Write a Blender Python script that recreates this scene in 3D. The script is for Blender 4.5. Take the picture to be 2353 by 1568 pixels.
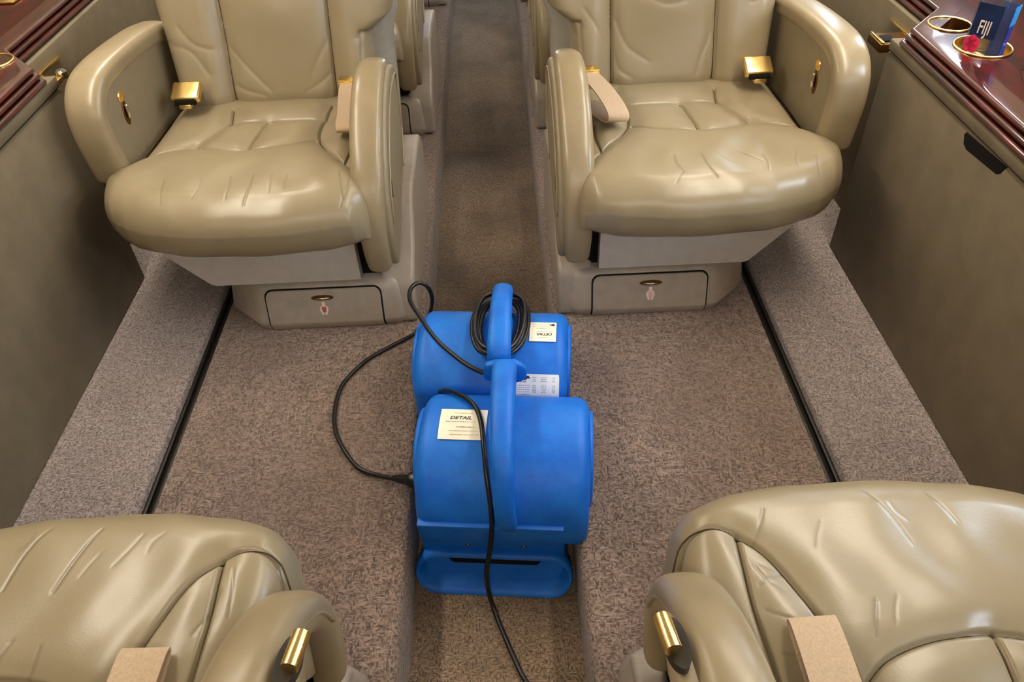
import bpy, bmesh, math, random
import numpy as np
from mathutils import Matrix, Vector, Euler

random.seed(7)
np.random.seed(7)
scene = bpy.context.scene
COL = scene.collection
for o in list(bpy.data.objects):
    bpy.data.objects.remove(o, do_unlink=True)

# ------------------------------------------------------------------ camera
FPX = 1750.0
cam_d = bpy.data.cameras.new('camera')
cam = bpy.data.objects.new('camera', cam_d)
COL.objects.link(cam)
cam_d.sensor_fit = 'HORIZONTAL'
cam_d.sensor_width = 36.0
cam_d.lens = 36.0 * FPX / 2353.0
cam_d.clip_start = 0.02
cam.matrix_world = (Matrix.Translation((0.055, 0, 1.5))
                    @ Matrix.Rotation(math.radians(-0.2), 4, 'Z')
                    @ Matrix.Rotation(math.radians(90 - 42.4), 4, 'X')
                    @ Matrix.Rotation(math.radians(-2.5), 4, 'Z'))
scene.camera = cam

# ------------------------------------------------------------------ world, exposure
world = bpy.data.worlds.new('sky')
scene.world = world
world.use_nodes = True
wn = world.node_tree
wn.nodes['Background'].inputs[0].default_value = (0.66, 0.81, 1.0, 1)
wn.nodes['Background'].inputs[1].default_value = 26.0
scene.view_settings.view_transform = 'Standard'
scene.view_settings.look = 'None'
scene.view_settings.gamma = 1.0
scene.view_settings.use_curve_mapping = False
scene.view_settings.exposure = 0.22
FILL_STRENGTH = 70.0         # added fill lamp behind the viewer, brightens the front faces
LAMP_STRENGTH = 37.0          # ceiling strip lamps (built with the ceiling below)
LAMP_COLOR = (1.0, 0.90, 0.75, 1)

P = 0.155                    # height of the raised platforms over the aisle
AW = 0.173                   # half width of the aisle


# ------------------------------------------------------------------ helpers
def lin(c):
    return tuple(((v / 255.) / 12.92 if v / 255. <= 0.04045 else ((v / 255. + 0.055) / 1.055) ** 2.4) for v in c) + (1.0,)


def new_obj(name, verts, faces, mat=None, parent=None, smooth=True, flip=False, mesh=None, autosmooth=None, crease_shade=None):
    if mesh is None:
        mesh = bpy.data.meshes.new(name)
        V = np.asarray(verts, dtype=np.float64)
        if flip:
            faces = [tuple(reversed(f)) for f in faces]
        if len(faces) >= 3000:
            # outward winding from the signed volume
            q = np.array([f[:4] if len(f) >= 4 else (f[0], f[1], f[2], f[2]) for f in faces if len(f) <= 4])
            a, b_, c_, d_ = (V[q[:, i]] for i in range(4))
            vol = np.sum(np.einsum('ij,ij->i', a, np.cross(b_, c_))) + np.sum(np.einsum('ij,ij->i', a, np.cross(c_, d_)))
            cen = V.mean(0)
            a, b_, c_, d_ = a - cen, b_ - cen, c_ - cen, d_ - cen
            vol = np.sum(np.einsum('ij,ij->i', a, np.cross(b_, c_))) + np.sum(np.einsum('ij,ij->i', a, np.cross(c_, d_)))
            if vol < 0:
                faces = [tuple(reversed(f)) for f in faces]
        mesh.from_pydata(V.tolist(), [], [tuple(int(i) for i in f) for f in faces])
        if len(faces) < 3000:
            bq = bmesh.new()
            bq.from_mesh(mesh)
            bmesh.ops.recalc_face_normals(bq, faces=bq.faces)
            bq.to_mesh(mesh)
            bq.free()
        if smooth:
            mesh.shade_smooth()
            if autosmooth:
                mesh.set_sharp_from_angle(angle=math.radians(autosmooth))
        if crease_shade is not None:
            at = mesh.attributes.new('crease_shade', 'FLOAT', 'POINT')
            at.data.foreach_set('value', np.asarray(crease_shade, dtype=np.float32))
        mesh.update()
    o = bpy.data.objects.new(name, mesh)
    COL.objects.link(o)
    if mat is not None and not mesh.materials:
        mesh.materials.append(mat)
    if parent is not None:
        o.parent = parent
    return o


def empty(name, loc, label=None, cat=None, group=None, rotz=0.0):
    o = bpy.data.objects.new(name, None)
    COL.objects.link(o)
    o.location = loc
    o.rotation_euler = (0, 0, rotz)
    o.empty_display_size = 0.05
    tag(o, label, cat, group)
    return o


def tag(o, label=None, cat=None, group=None, kind=None):
    if label: o['label'] = label
    if cat: o['category'] = cat
    if group: o['group'] = group
    if kind: o['kind'] = kind
    return o


def catmull(pts, n=8, closed=False):
    pts = [np.asarray(p, float) for p in pts]
    m = len(pts)
    out = []
    rng = range(m) if closed else range(m - 1)
    for i in rng:
        if closed:
            p0, p1, p2, p3 = pts[(i - 1) % m], pts[i], pts[(i + 1) % m], pts[(i + 2) % m]
        else:
            p1, p2 = pts[i], pts[i + 1]
            p0 = pts[i - 1] if i > 0 else 2 * p1 - p2
            p3 = pts[i + 2] if i + 2 < m else 2 * p2 - p1
        for k in range(n):
            t = k / n
            out.append(0.5 * ((2 * p1) + (-p0 + p2) * t + (2 * p0 - 5 * p1 + 4 * p2 - p3) * t * t
                              + (-p0 + 3 * p1 - 3 * p2 + p3) * t ** 3))
    if not closed:
        out.append(pts[-1])
    return np.array(out)


def loft(rings, closed_ring=True, caps=True):
    n = len(rings[0])
    V = np.concatenate([np.asarray(r, float) for r in rings])
    F = []
    for i in range(len(rings) - 1):
        for j in range(n if closed_ring else n - 1):
            a = i * n + j
            b = i * n + (j + 1) % n
            F.append((a, b, b + n, a + n))
    if caps:
        F.append(tuple(range(n - 1, -1, -1)))
        k = (len(rings) - 1) * n
        F.append(tuple(range(k, k + n)))
    return V, F


def superell(w, h, n=3.2, k=20):
    out = []
    for i in range(k):
        t = 2 * math.pi * i / k
        c, s = math.cos(t), math.sin(t)
        out.append((w / 2 * math.copysign(abs(c) ** (2 / n), c), h / 2 * math.copysign(abs(s) ** (2 / n), s)))
    return out


def sweep_yz(path, section, xc, scale=None, round_end=0.0, xoff=None):
    """sweep a section (a along X, b along the in-plane normal) along a path in the YZ plane"""
    path = np.asarray(path, float)
    m = len(path)
    T = np.gradient(path, axis=0)
    T /= np.linalg.norm(T, axis=1)[:, None]
    sc = np.ones((m, 2)) if scale is None else np.asarray(scale, float)
    pts, tt, ss, xo = list(path), list(T), list(sc), list(np.zeros(m) if xoff is None else xoff)
    if round_end > 0:
        pre, post = [], []
        for k in range(1, 9):
            a = k / 8 * math.pi / 2
            f = max(math.cos(a), 0.12)
            pre.insert(0, (path[0] - T[0] * round_end * math.sin(a), T[0], sc[0] * f, xo[0]))
            post.append((path[-1] + T[-1] * round_end * math.sin(a), T[-1], sc[-1] * f, xo[-1]))
        allp = pre + [(pts[i], tt[i], ss[i], xo[i]) for i in range(m)] + post
    else:
        allp = [(pts[i], tt[i], ss[i], xo[i]) for i in range(m)]
    rings = []
    for p, t, s, xx in allp:
        nrm = np.array([-t[1], t[0]])
        rings.append([(xc + xx + a * s[0], p[0] + b * s[1] * nrm[0], p[1] + b * s[1] * nrm[1]) for a, b in section])
    return loft(rings)


def tube(path, r, k=10, caps=True, closed=False):
    path = np.asarray(path, float)
    m = len(path)
    if closed:
        T = np.roll(path, -1, 0) - np.roll(path, 1, 0)
    else:
        T = np.gradient(path, axis=0)
    T /= np.maximum(np.linalg.norm(T, axis=1), 1e-9)[:, None]
    N = np.cross(T[0], [0, 0, 1.0])
    if np.linalg.norm(N) < 0.1:
        N = np.cross(T[0], [1.0, 0, 0])
    N /= np.linalg.norm(N)
    rings = []
    rr = np.broadcast_to(np.asarray(r, float), (m,))
    for i in range(m):
        N = N - T[i] * np.dot(N, T[i])
        N /= np.linalg.norm(N)
        B = np.cross(T[i], N)
        rings.append([path[i] + rr[i] * (math.cos(a) * N + math.sin(a) * B) for a in np.linspace(0, 2 * math.pi, k, endpoint=False)])
    if closed:
        rings.append(rings[0])
        return loft(rings, caps=False)
    return loft(rings, caps=caps)


def bm_to(bm):
    bm.verts.ensure_lookup_table()
    bm.faces.ensure_lookup_table()
    bm.verts.index_update()
    V = np.array([v.co[:] for v in bm.verts])
    F = [tuple(v.index for v in f.verts) for f in bm.faces]
    bm.free()
    return V, F


def prism_x(poly, x0, x1, bevel=0.0, seg=3):
    """prism along X of a polygon given as (y, z)"""
    bm = bmesh.new()
    a = [bm.verts.new((x0, y, z)) for y, z in poly]
    b = [bm.verts.new((x1, y, z)) for y, z in poly]
    n = len(poly)
    bm.faces.new(a)
    bm.faces.new(b[::-1])
    for i in range(n):
        j = (i + 1) % n
        bm.faces.new((a[j], a[i], b[i], b[j]))
    bmesh.ops.recalc_face_normals(bm, faces=bm.faces)
    if bevel > 0:
        bmesh.ops.bevel(bm, geom=bm.edges[:], offset=bevel, segments=seg, affect='EDGES', profile=0.5)
    return bm_to(bm)


def prism_round(poly, x0, x1, r, grow=0.0, seg=8, n=200):
    """prism along X of a smooth (y, z) polygon with rounded rims; the outline can be grown outwards"""
    p = np.asarray(poly, float)
    q = np.vstack([p, p[:1]])
    L = np.concatenate([[0], np.cumsum(np.linalg.norm(np.diff(q, axis=0), axis=1))])
    t = np.linspace(0, L[-1], n, endpoint=False)
    p = np.stack([np.interp(t, L, q[:, 0]), np.interp(t, L, q[:, 1])], 1)
    for _ in range(3):
        p = (np.roll(p, 1, 0) + 2 * p + np.roll(p, -1, 0)) / 4
    area = 0.5 * np.sum(p[:, 0] * np.roll(p[:, 1], -1) - np.roll(p[:, 0], -1) * p[:, 1])
    if area < 0:
        p = p[::-1]
    T = np.roll(p, -1, 0) - np.roll(p, 1, 0)
    T /= np.linalg.norm(T, axis=1)[:, None]
    nr = np.stack([T[:, 1], -T[:, 0]], 1)
    rings = []
    seq = [(x0 + r * (1 - math.cos(a)), r * (1 - math.sin(a))) for a in np.linspace(0, math.pi / 2, seg + 1)]
    seq += [(x1 - r * (1 - math.cos(a)), r * (1 - math.sin(a))) for a in np.linspace(math.pi / 2, 0, seg + 1)]
    for x, ins in seq:
        pp = p + nr * (grow - ins)
        rings.append([(x, y, z) for y, z in pp])
    v, f = loft(rings)
    return v, f


def box(x0, x1, y0, y1, z0, z1, bevel=0.0, seg=2):
    return prism_x([(y0, z0), (y1, z0), (y1, z1), (y0, z1)], x0, x1, bevel, seg)


def cyl(c, r, h, axis='Z', k=24, r2=None, bevel=0.0):
    r2 = r if r2 is None else r2
    rings = []
    prof = [(r, 0), (r2, h)] if bevel == 0 else [(r - bevel, 0), (r, bevel), (r2, h - bevel), (r2 - bevel, h)]
    for rad, z in prof:
        ring = []
        for i in range(k):
            t = 2 * math.pi * i / k
            p = (rad * math.cos(t), rad * math.sin(t), z)
            if axis == 'X': p = (p[2], p[0], p[1])
            if axis == 'Y': p = (p[1], p[2], p[0])
            ring.append((c[0] + p[0], c[1] + p[1], c[2] + p[2]))
        rings.append(ring)
    return loft(rings)


def join(*vf):
    V, F, n = [], [], 0
    for v, f in vf:
        V.append(np.asarray(v, float))
        F += [tuple(i + n for i in q) for q in f]
        n += len(v)
    return np.concatenate(V), F


def text_mesh(body, size, extrude=0.0, align='CENTER', shear=0.0, bold=0.0):
    cu = bpy.data.curves.new('txt', 'FONT')
    cu.body = body
    cu.size = size
    cu.align_x = align
    cu.align_y = 'CENTER'
    cu.shear = shear
    cu.offset = bold
    cu.extrude = extrude
    cu.resolution_u = 3
    ob = bpy.data.objects.new('txt', cu)
    COL.objects.link(ob)
    me = ob.to_mesh()
    V = np.array([v.co[:] for v in me.vertices])
    F = [tuple(p.vertices) for p in me.polygons]
    ob.to_mesh_clear()
    bpy.data.objects.remove(ob)
    bpy.data.curves.remove(cu)
    return V, F


# ------------------------------------------------------------------ materials
MATS = {}


def mat_base(name, color, rough=0.5, metal=0.0, spec=0.5):
    m = bpy.data.materials.new(name)
    m.use_nodes = True
    nt = m.node_tree
    b = nt.nodes['Principled BSDF']
    b.inputs['Base Color'].default_value = lin(color)
    b.inputs['Roughness'].default_value = rough
    b.inputs['Metallic'].default_value = metal
    b.inputs['Specular IOR Level'].default_value = spec
    MATS[name] = m
    return m, nt, b


def N(nt, t, **kw):
    n = nt.nodes.new(t)
    for k, v in kw.items():
        setattr(n, k, v)
    return n


def noise(nt, vec, scale, detail=3.0, rough=0.55):
    n = N(nt, 'ShaderNodeTexNoise')
    n.inputs['Scale'].default_value = scale
    n.inputs['Detail'].default_value = detail
    n.inputs['Roughness'].default_value = rough
    nt.links.new(vec, n.inputs['Vector'])
    return n.outputs['Fac']


def ramp(nt, fac, stops):
    r = N(nt, 'ShaderNodeValToRGB')
    el = r.color_ramp.elements
    while len(el) > len(stops):
        el.remove(el[-1])
    while len(el) < len(stops):
        el.new(0.5)
    for e, (p, c) in zip(el, stops):
        e.position = p
        e.color = lin(c) if len(c) == 3 else c
    nt.links.new(fac, r.inputs['Fac'])
    return r.outputs['Color']


def mix(nt, a, b, fac, mode='MIX'):
    n = N(nt, 'ShaderNodeMix', data_type='RGBA', blend_type=mode)
    for s, v in (('A', a), ('B', b)):
        i = [x for x in n.inputs if x.name == s and x.type == 'RGBA'][0]
        if hasattr(v, 'links'):
            nt.links.new(v, i)
        else:
            i.default_value = v
    if hasattr(fac, 'links'):
        nt.links.new(fac, n.inputs[0])
    else:
        n.inputs[0].default_value = fac
    return [x for x in n.outputs if x.type == 'RGBA'][0]


def bump(nt, b, height, strength, dist, normal=None):
    n = N(nt, 'ShaderNodeBump')
    n.inputs['Strength'].default_value = strength
    n.inputs['Distance'].default_value = dist
    nt.links.new(height, n.inputs['Height'])
    if normal is not None:
        nt.links.new(normal, n.inputs['Normal'])
    nt.links.new(n.outputs['Normal'], b.inputs['Normal'])
    return n.outputs['Normal']


def coords(nt):
    return N(nt, 'ShaderNodeTexCoord').outputs['Object']


def make_leather(name, c0, c1, rough):
    m, nt, b = mat_base(name, c0, rough)
    v = coords(nt)
    f = noise(nt, v, 9.0, 4)
    col = ramp(nt, f, [(0.3, c0), (0.7, c1)])
    # shade of the creases, painted into the leather colour by a vertex mask
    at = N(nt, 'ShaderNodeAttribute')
    at.attribute_name = 'crease_shade'
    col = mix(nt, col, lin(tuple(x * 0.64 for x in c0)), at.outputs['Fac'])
    nt.links.new(col, b.inputs['Base Color'])
    b.inputs['Specular IOR Level'].default_value = 0.55
    vo = N(nt, 'ShaderNodeTexVoronoi')
    vo.inputs['Scale'].default_value = 420
    nt.links.new(v, vo.inputs['Vector'])
    n1 = bump(nt, b, vo.outputs['Distance'], 0.06, 0.0010)
    n2 = bump(nt, b, noise(nt, v, 34, 3, 0.5), 0.06, 0.004, n1)
    bump(nt, b, noise(nt, v, 7, 2), 0.12, 0.02, n2)
    return m


def make_carpet(name, dark, light, stain, stain_amt, pile=170.0, lowscale=2.6):
    m, nt, b = mat_base(name, light, 0.95, spec=0.12)
    v = coords(nt)
    def stretched(sx_, sy_):
        wv = N(nt, 'ShaderNodeMapping')
        wv.inputs['Scale'].default_value = (sx_, sy_, pile)
        nt.links.new(v, wv.inputs['Vector'])
        return noise(nt, wv.outputs[0], 1.0, 2, 0.5)
    h1 = stretched(pile * 1.5, pile * 0.62)
    h2 = stretched(pile * 0.62, pile * 1.5)
    sel = N(nt, 'ShaderNodeMapRange')
    sel.inputs['From Min'].default_value = 0.46
    sel.inputs['From Max'].default_value = 0.54
    nt.links.new(noise(nt, v, pile * 0.30, 1), sel.inputs['Value'])
    hm = N(nt, 'ShaderNodeMix', data_type='FLOAT')
    nt.links.new(sel.outputs[0], hm.inputs[0])
    nt.links.new(h1, hm.inputs[2])
    nt.links.new(h2, hm.inputs[3])
    loop = hm.outputs[0]
    mid = noise(nt, v, 60, 3, 0.6)
    base = ramp(nt, loop, [(0.34, dark), (0.64, light)])
    base = mix(nt, base, ramp(nt, mid, [(0.35, (165, 165, 165)), (0.65, (255, 255, 255))]), 0.35, 'MULTIPLY')
    low = noise(nt, v, lowscale, 4, 0.6)
    r = N(nt, 'ShaderNodeMapRange')
    r.inputs['From Min'].default_value = 0.42
    r.inputs['From Max'].default_value = 0.66
    r.inputs['To Max'].default_value = stain_amt
    nt.links.new(low, r.inputs['Value'])
    base = mix(nt, base, lin(stain), r.outputs[0])
    nt.links.new(base, b.inputs['Base Color'])
    n1 = bump(nt, b, loop, 0.8, 0.006)
    bump(nt, b, mid, 0.5, 0.010, n1)
    b.inputs['Sheen Weight'].default_value = 0.25
    b.inputs['Sheen Roughness'].default_value = 0.6
    return m


def make_plain(name, c, rough, metal=0.0, noise_amt=0.06, nscale=30, bump_s=0.05, spec=0.5):
    m, nt, b = mat_base(name, c, rough, metal, spec)
    v = coords(nt)
    f = noise(nt, v, nscale, 4)
    lo = tuple(max(0, x * (1 - noise_amt)) for x in c)
    hi = tuple(min(255, x * (1 + noise_amt)) for x in c)
    nt.links.new(ramp(nt, f, [(0.3, lo), (0.7, hi)]), b.inputs['Base Color'])
    if bump_s > 0:
        bump(nt, b, noise(nt, v, nscale * 8, 3), bump_s, 0.002)
    return m


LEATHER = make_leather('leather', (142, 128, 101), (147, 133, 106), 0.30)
ARM_LEATHER = make_plain('arm_leather', (146, 130, 101), 0.30, 0, 0.03, 12, 0.04, spec=0.6)
SEAM = make_plain('seam_shade', (74, 64, 48), 0.7, 0, 0.05, 40, 0.0, spec=0.2)  # dark colour stands for the shade inside the seams
DARKLEATHER = make_plain('dark_recess', (44, 38, 30), 0.6, 0, 0.1, 30, 0.0)
PANEL = make_plain('arm_panel_vinyl', (134, 121, 97), 0.5, noise_amt=0.03)
SHELL = make_plain('seat_shell', (142, 136, 125), 0.42, noise_amt=0.03, nscale=60)
BASE = make_plain('base_plastic', (156, 144, 132), 0.40, noise_amt=0.04)
SKIRT = make_plain('skirt_vinyl', (184, 177, 168), 0.5, noise_amt=0.03)
CABINET = make_plain('cabinet_suede', (114, 102, 82), 0.7, noise_amt=0.05, nscale=14, spec=0.25)
CARPET = make_carpet('carpet_platform', (80, 65, 56), (166, 143, 130), (94, 77, 67), 0.5, pile=190)
CARPET_SIDE = make_carpet('carpet_outboard', (90, 79, 76), (172, 156, 150), (114, 101, 95), 0.3, pile=190)
CARPET_AISLE = make_carpet('carpet_aisle', (84, 68, 53), (174, 147, 120), (80, 64, 49), 0.6, pile=200, lowscale=3.4)
GOLD = make_plain('brass', (246, 214, 140), 0.24, 1.0, 0.03, 40, 0.0)
DARKGOLD = make_plain('brass_dark', (120, 84, 40), 0.35, 1.0, 0.05, 40, 0.0)
CHROME = make_plain('chrome', (220, 212, 200), 0.15, 1.0, 0.02, 40, 0.0)
BLACK = make_plain('black_gap', (18, 15, 12), 0.8, 0, 0.1, 30, 0.0, spec=0.2)
RUBBER = make_plain('black_cable', (20, 19, 20), 0.32, 0, 0.1, 90, 0.02)
TRACK = make_plain('track_metal', (44, 40, 36), 0.45, 0.6, 0.2, 120, 0.1)
WEBBING = make_plain('belt_webbing', (190, 166, 138), 0.8, 0, 0.05, 300, 0.3, spec=0.2)
WHITE = make_plain('label_paper', (240, 234, 214), 0.5, 0, 0.02, 20, 0.0)
WHITEL = make_plain('label_vinyl', (226, 230, 236), 0.35, 0, 0.02, 20, 0.0)
INK = make_plain('ink', (26, 28, 34), 0.6, 0, 0.02, 20, 0.0)
GREYINK = make_plain('grey_ink', (150, 146, 134), 0.6, 0, 0.02, 20, 0.0)
SIGNW = make_plain('sign_white', (222, 205, 196), 0.5, 0, 0.02, 20, 0.0)
SIGNR = make_plain('sign_red', (168, 84, 78), 0.5, 0, 0.02, 20, 0.0)
SIGNP = make_plain('sign_pink', (214, 170, 168), 0.5, 0, 0.02, 20, 0.0)
HEADLINER = make_plain('headliner', (196, 184, 160), 0.8, 0, 0.02, 20, 0.03)


def make_blue():
    m, nt, b = mat_base('blue_plastic', (24, 110, 205), 0.48, spec=0.35)
    v = coords(nt)
    f = noise(nt, v, 14, 5, 0.65)
    nt.links.new(ramp(nt, f, [(0.3, (6, 92, 194)), (0.72, (22, 116, 214))]), b.inputs['Base Color'])
    n1 = bump(nt, b, noise(nt, v, 500, 2), 0.12, 0.001)
    bump(nt, b, noise(nt, v, 20, 3), 0.12, 0.01, n1)
    return m


BLUE = make_blue()


def make_wood():
    m, nt, b = mat_base('mahogany', (96, 26, 14), 0.12)
    v = coords(nt)
    mp = N(nt, 'ShaderNodeMapping')
    mp.inputs['Scale'].default_value = (9.0, 1.6, 9.0)
    nt.links.new(v, mp.inputs['Vector'])
    f = noise(nt, mp.outputs[0], 4.0, 6, 0.65)
    g = noise(nt, v, 55.0, 4, 0.7)
    c = ramp(nt, f, [(0.28, (26, 4, 3)), (0.5, (64, 10, 5)), (0.75, (104, 24, 9))])
    c = mix(nt, c, ramp(nt, g, [(0.3, (120, 120, 120)), (0.7, (255, 255, 255))]), 0.45, 'MULTIPLY')
    nt.links.new(c, b.inputs['Base Color'])
    b.inputs['Coat Weight'].default_value = 0.3
    b.inputs['Specular IOR Level'].default_value = 0.15
    b.inputs['Coat Roughness'].default_value = 0.05
    b.inputs['Roughness'].default_value = 0.3
    return m


WOOD = make_wood()
WOOD_TRIM = make_wood()          # same wood and lacquer, coat raised to strengthen the edge's highlights
WOOD_TRIM.name = 'mahogany_trim'
WOOD_TRIM.node_tree.nodes['Principled BSDF'].inputs['Coat Weight'].default_value = 1.0
WOOD_TRIM.node_tree.nodes['Principled BSDF'].inputs['Specular IOR Level'].default_value = 0.2


def make_glass(name, color, rough=0.05, alpha=0.3):
    m, nt, b = mat_base(name, color, rough)
    b.inputs['Alpha'].default_value = alpha
    return m


# ------------------------------------------------------------------ setting: floor, platforms, walls, ceiling, lamps
YA, YB = -1.6, 6.0
v, f = box(-AW - 0.05, AW + 0.05, YA, YB, -0.06, 0.0)
tag(new_obj('floor', v, f, CARPET_AISLE, smooth=False), 'dark brown carpet of the sunken aisle between the platforms', kind='structure')

TX0, TX1 = 0.722, 0.752       # groove of the seat track
for s, side in ((-1, 'left'), (1, 'right')):
    # platform with a soft rounded nosing at the aisle edge
    prof = [(AW, -0.05), (AW, P - 0.022)]
    for k in range(1, 7):
        a = k / 6 * math.pi / 2
        prof.append((AW + 0.022 - 0.022 * math.cos(a), P - 0.022 + 0.022 * math.sin(a)))
    prof += [(TX0, P), (TX0, P - 0.012), (TX0, -0.05)]
    ys = np.linspace(YA, YB, 60)
    rings = [[(s * x, y, z) for x, z in prof] for y in ys]
    v, f = loft(rings, closed_ring=True)
    o = new_obj('floor_' + side, v, f, CARPET, autosmooth=50, flip=(s > 0))
    tag(o, 'raised taupe carpet platform on the %s of the sunken aisle' % side, kind='structure')
    # outboard strip, a little higher than the platform
    prof = [(TX1, -0.05), (TX1, P + 0.012)]
    for k in range(1, 5):
        a = k / 4 * math.pi / 2
        prof.append((TX1 + 0.008 - 0.008 * math.cos(a), P + 0.010 + 0.008 * math.sin(a)))
    prof += [(1.15, P + 0.018), (1.15, -0.05)]
    rings = [[(s * x, y, z) for x, z in prof] for y in (YA, YB)]
    v, f = loft(rings)
    o = new_obj('floor_outboard_' + side, v, f, CARPET_SIDE, autosmooth=50, flip=(s > 0))
    tag(o, 'narrow grey carpet strip along the %s cabinet, outside the seat track' % side, kind='structure')
    # seat track: groove bottom and two rails
    v, f = box(s * TX0 if s > 0 else -TX1, TX1 if s > 0 else -TX0, YA, YB, P - 0.05, P - 0.012)
    tr = tag(new_obj('trim_%d' % (1 if s < 0 else 2), v, f, BLACK, smooth=False),
             'dark metal seat track in a groove of the %s platform' % side, kind='structure')
    for cx in (0.728, 0.746):
        v, f = box(s * cx - 0.004, s * cx + 0.004, YA, YB, P - 0.012, P - 0.003, 0.0015)
        new_obj('rail', v, f, TRACK, tr, autosmooth=40)

# cabin shell: lower wall, side walls with window openings, ceiling, end bulkheads
WIN_Y = [-0.75, 0.25, 1.25, 2.25, 3.25]
WH = 0.17
WZ0, WZ1 = 1.08, 1.46


def wall_x(z):
    return float(np.interp(z, [0.0, 0.8, 1.08, 1.46, 1.65], [1.40, 1.44, 1.45, 1.36, 1.22]))


wcount = 1
for s, side in ((-1, 'left'), (1, 'right')):
    quads = []
    edges = [YA]
    for y in WIN_Y:
        edges += [y - WH, y + WH]
    edges.append(YB)
    V, F = [], []

    def strip(y0, y1, zs):
        for a, b2 in zip(zs[:-1], zs[1:]):
            n = len(V)
            V.extend([(s * wall_x(a), y0, a), (s * wall_x(a), y1, a), (s * wall_x(b2), y1, b2), (s * wall_x(b2), y0, b2)])
            # outer skin gives the wall a thickness
            V.extend([(s * (wall_x(a) + 0.04), y0, a), (s * (wall_x(a) + 0.04), y1, a), (s * (wall_x(b2) + 0.04), y1, b2), (s * (wall_x(b2) + 0.04), y0, b2)])
            F.extend([(n, n + 1, n + 2, n + 3), (n + 7, n + 6, n + 5, n + 4), (n, n + 4, n + 5, n + 1), (n + 3, n + 2, n + 6, n + 7),
                      (n, n + 3, n + 7, n + 4), (n + 1, n + 5, n + 6, n + 2)])
    strip(YA, YB, [0.0, 0.8, WZ0])
    ndado = len(F)
    strip(YA, YB, [WZ1, 1.65])
    for i in range(0, len(edges), 2):
        strip(edges[i], edges[i + 1], [WZ0, 1.27, WZ1])
    wo = tag(new_obj('wall_' + side, V, F, HEADLINER, smooth=False), 'cream cabin side wall over a brown dado, windows on the %s' % side, kind='structure')
    wo.data.materials.append(CABINET)
    for pi in range(ndado):
        wo.data.polygons[pi].material_index = 1
    for y in WIN_Y:
        xc = wall_x(1.27)
        rim = []
        for a in range(28):
            t = 2 * math.pi * a / 28
            c, sn = math.cos(t), math.sin(t)
            yy = y + WH * 0.92 * math.copysign(abs(c) ** 0.6, c)
            zz = 1.27 + 0.18 * math.copysign(abs(sn) ** 0.6, sn)
            rim.append((s * (wall_x(zz) - 0.004), yy, zz))
        v, f = tube(rim, 0.022, 8, closed=True)
        w = tag(new_obj('window_%d' % wcount, v, f, HEADLINER), kind='structure')
        w['label'] = 'rounded cabin window in the %s wall' % side
        v, f = loft([[(x + s * 0.02, yy, zz) for x, yy, zz in rim], [(x + s * 0.024, yy, zz) for x, yy, zz in rim]])
        pane = new_obj('pane', v, f, make_glass('pane_glass', (230, 240, 250), 0.03, 0.08) if 'pane_glass' not in MATS else MATS['pane_glass'], w)
        if s < 0:
            # pulled-down shade closes every left-hand window
            v, f = box(s * (xc + 0.012) - 0.06, s * (xc + 0.012) + 0.035, y - WH, y + WH, WZ0, WZ1) if False else loft([[(x + s * 0.030, yy, zz) for x, yy, zz in [(s * (wall_x(z_) - 0.004), y_, z_) for y_, z_ in ((y - WH - 0.02, WZ0 - 0.02), (y + WH + 0.02, WZ0 - 0.02), (y + WH + 0.02, WZ1 + 0.02), (y - WH - 0.02, WZ1 + 0.02))]],
                                                                                                                   [(x + s * 0.036, yy, zz) for x, yy, zz in [(s * (wall_x(z_) - 0.004), y_, z_) for y_, z_ in ((y - WH - 0.02, WZ0 - 0.02), (y + WH + 0.02, WZ0 - 0.02), (y + WH + 0.02, WZ1 + 0.02), (y - WH - 0.02, WZ1 + 0.02))]]])
            new_obj('window_shade', v, f, HEADLINER, w, smooth=False)
        wcount += 1

# ceiling
arc = []
for k in range(17):
    t = math.pi * k / 16
    arc.append((1.22 * math.cos(t), 1.65 + 0.33 * math.sin(t) ** 0.8))
V, F = loft([[(x, y, z) for x, z in arc] + [(x, y, z + 0.04) for x, z in reversed(arc)] for y in (YA, YB)])
tag(new_obj('ceiling', V, F, HEADLINER, autosmooth=40), 'cream arched cabin ceiling', kind='structure')

# end bulkheads (the far one with a doorway over the aisle)
v, f = join(box(-1.5, -0.33, YB, YB + 0.05, -0.05, 2.05), box(0.33, 1.5, YB, YB + 0.05, -0.05, 2.05), box(-0.33, 0.33, YB, YB + 0.05, 1.85, 2.05))
tag(new_obj('wall_front', v, f, CABINET, smooth=False), 'brown bulkhead at the far end of the cabin', kind='structure')
v, f = box(-1.5, 1.5, YB + 0.9, YB + 0.95, -0.05, 2.05)
tag(new_obj('wall_vestibule', v, f, CABINET, smooth=False), 'brown wall beyond the far doorway', kind='structure')
v, f = box(-1.5, 1.5, YA - 0.05, YA, -0.05, 2.05)
tag(new_obj('wall_back', v, f, HEADLINER, smooth=False), 'cream bulkhead behind the viewer', kind='structure')

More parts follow.
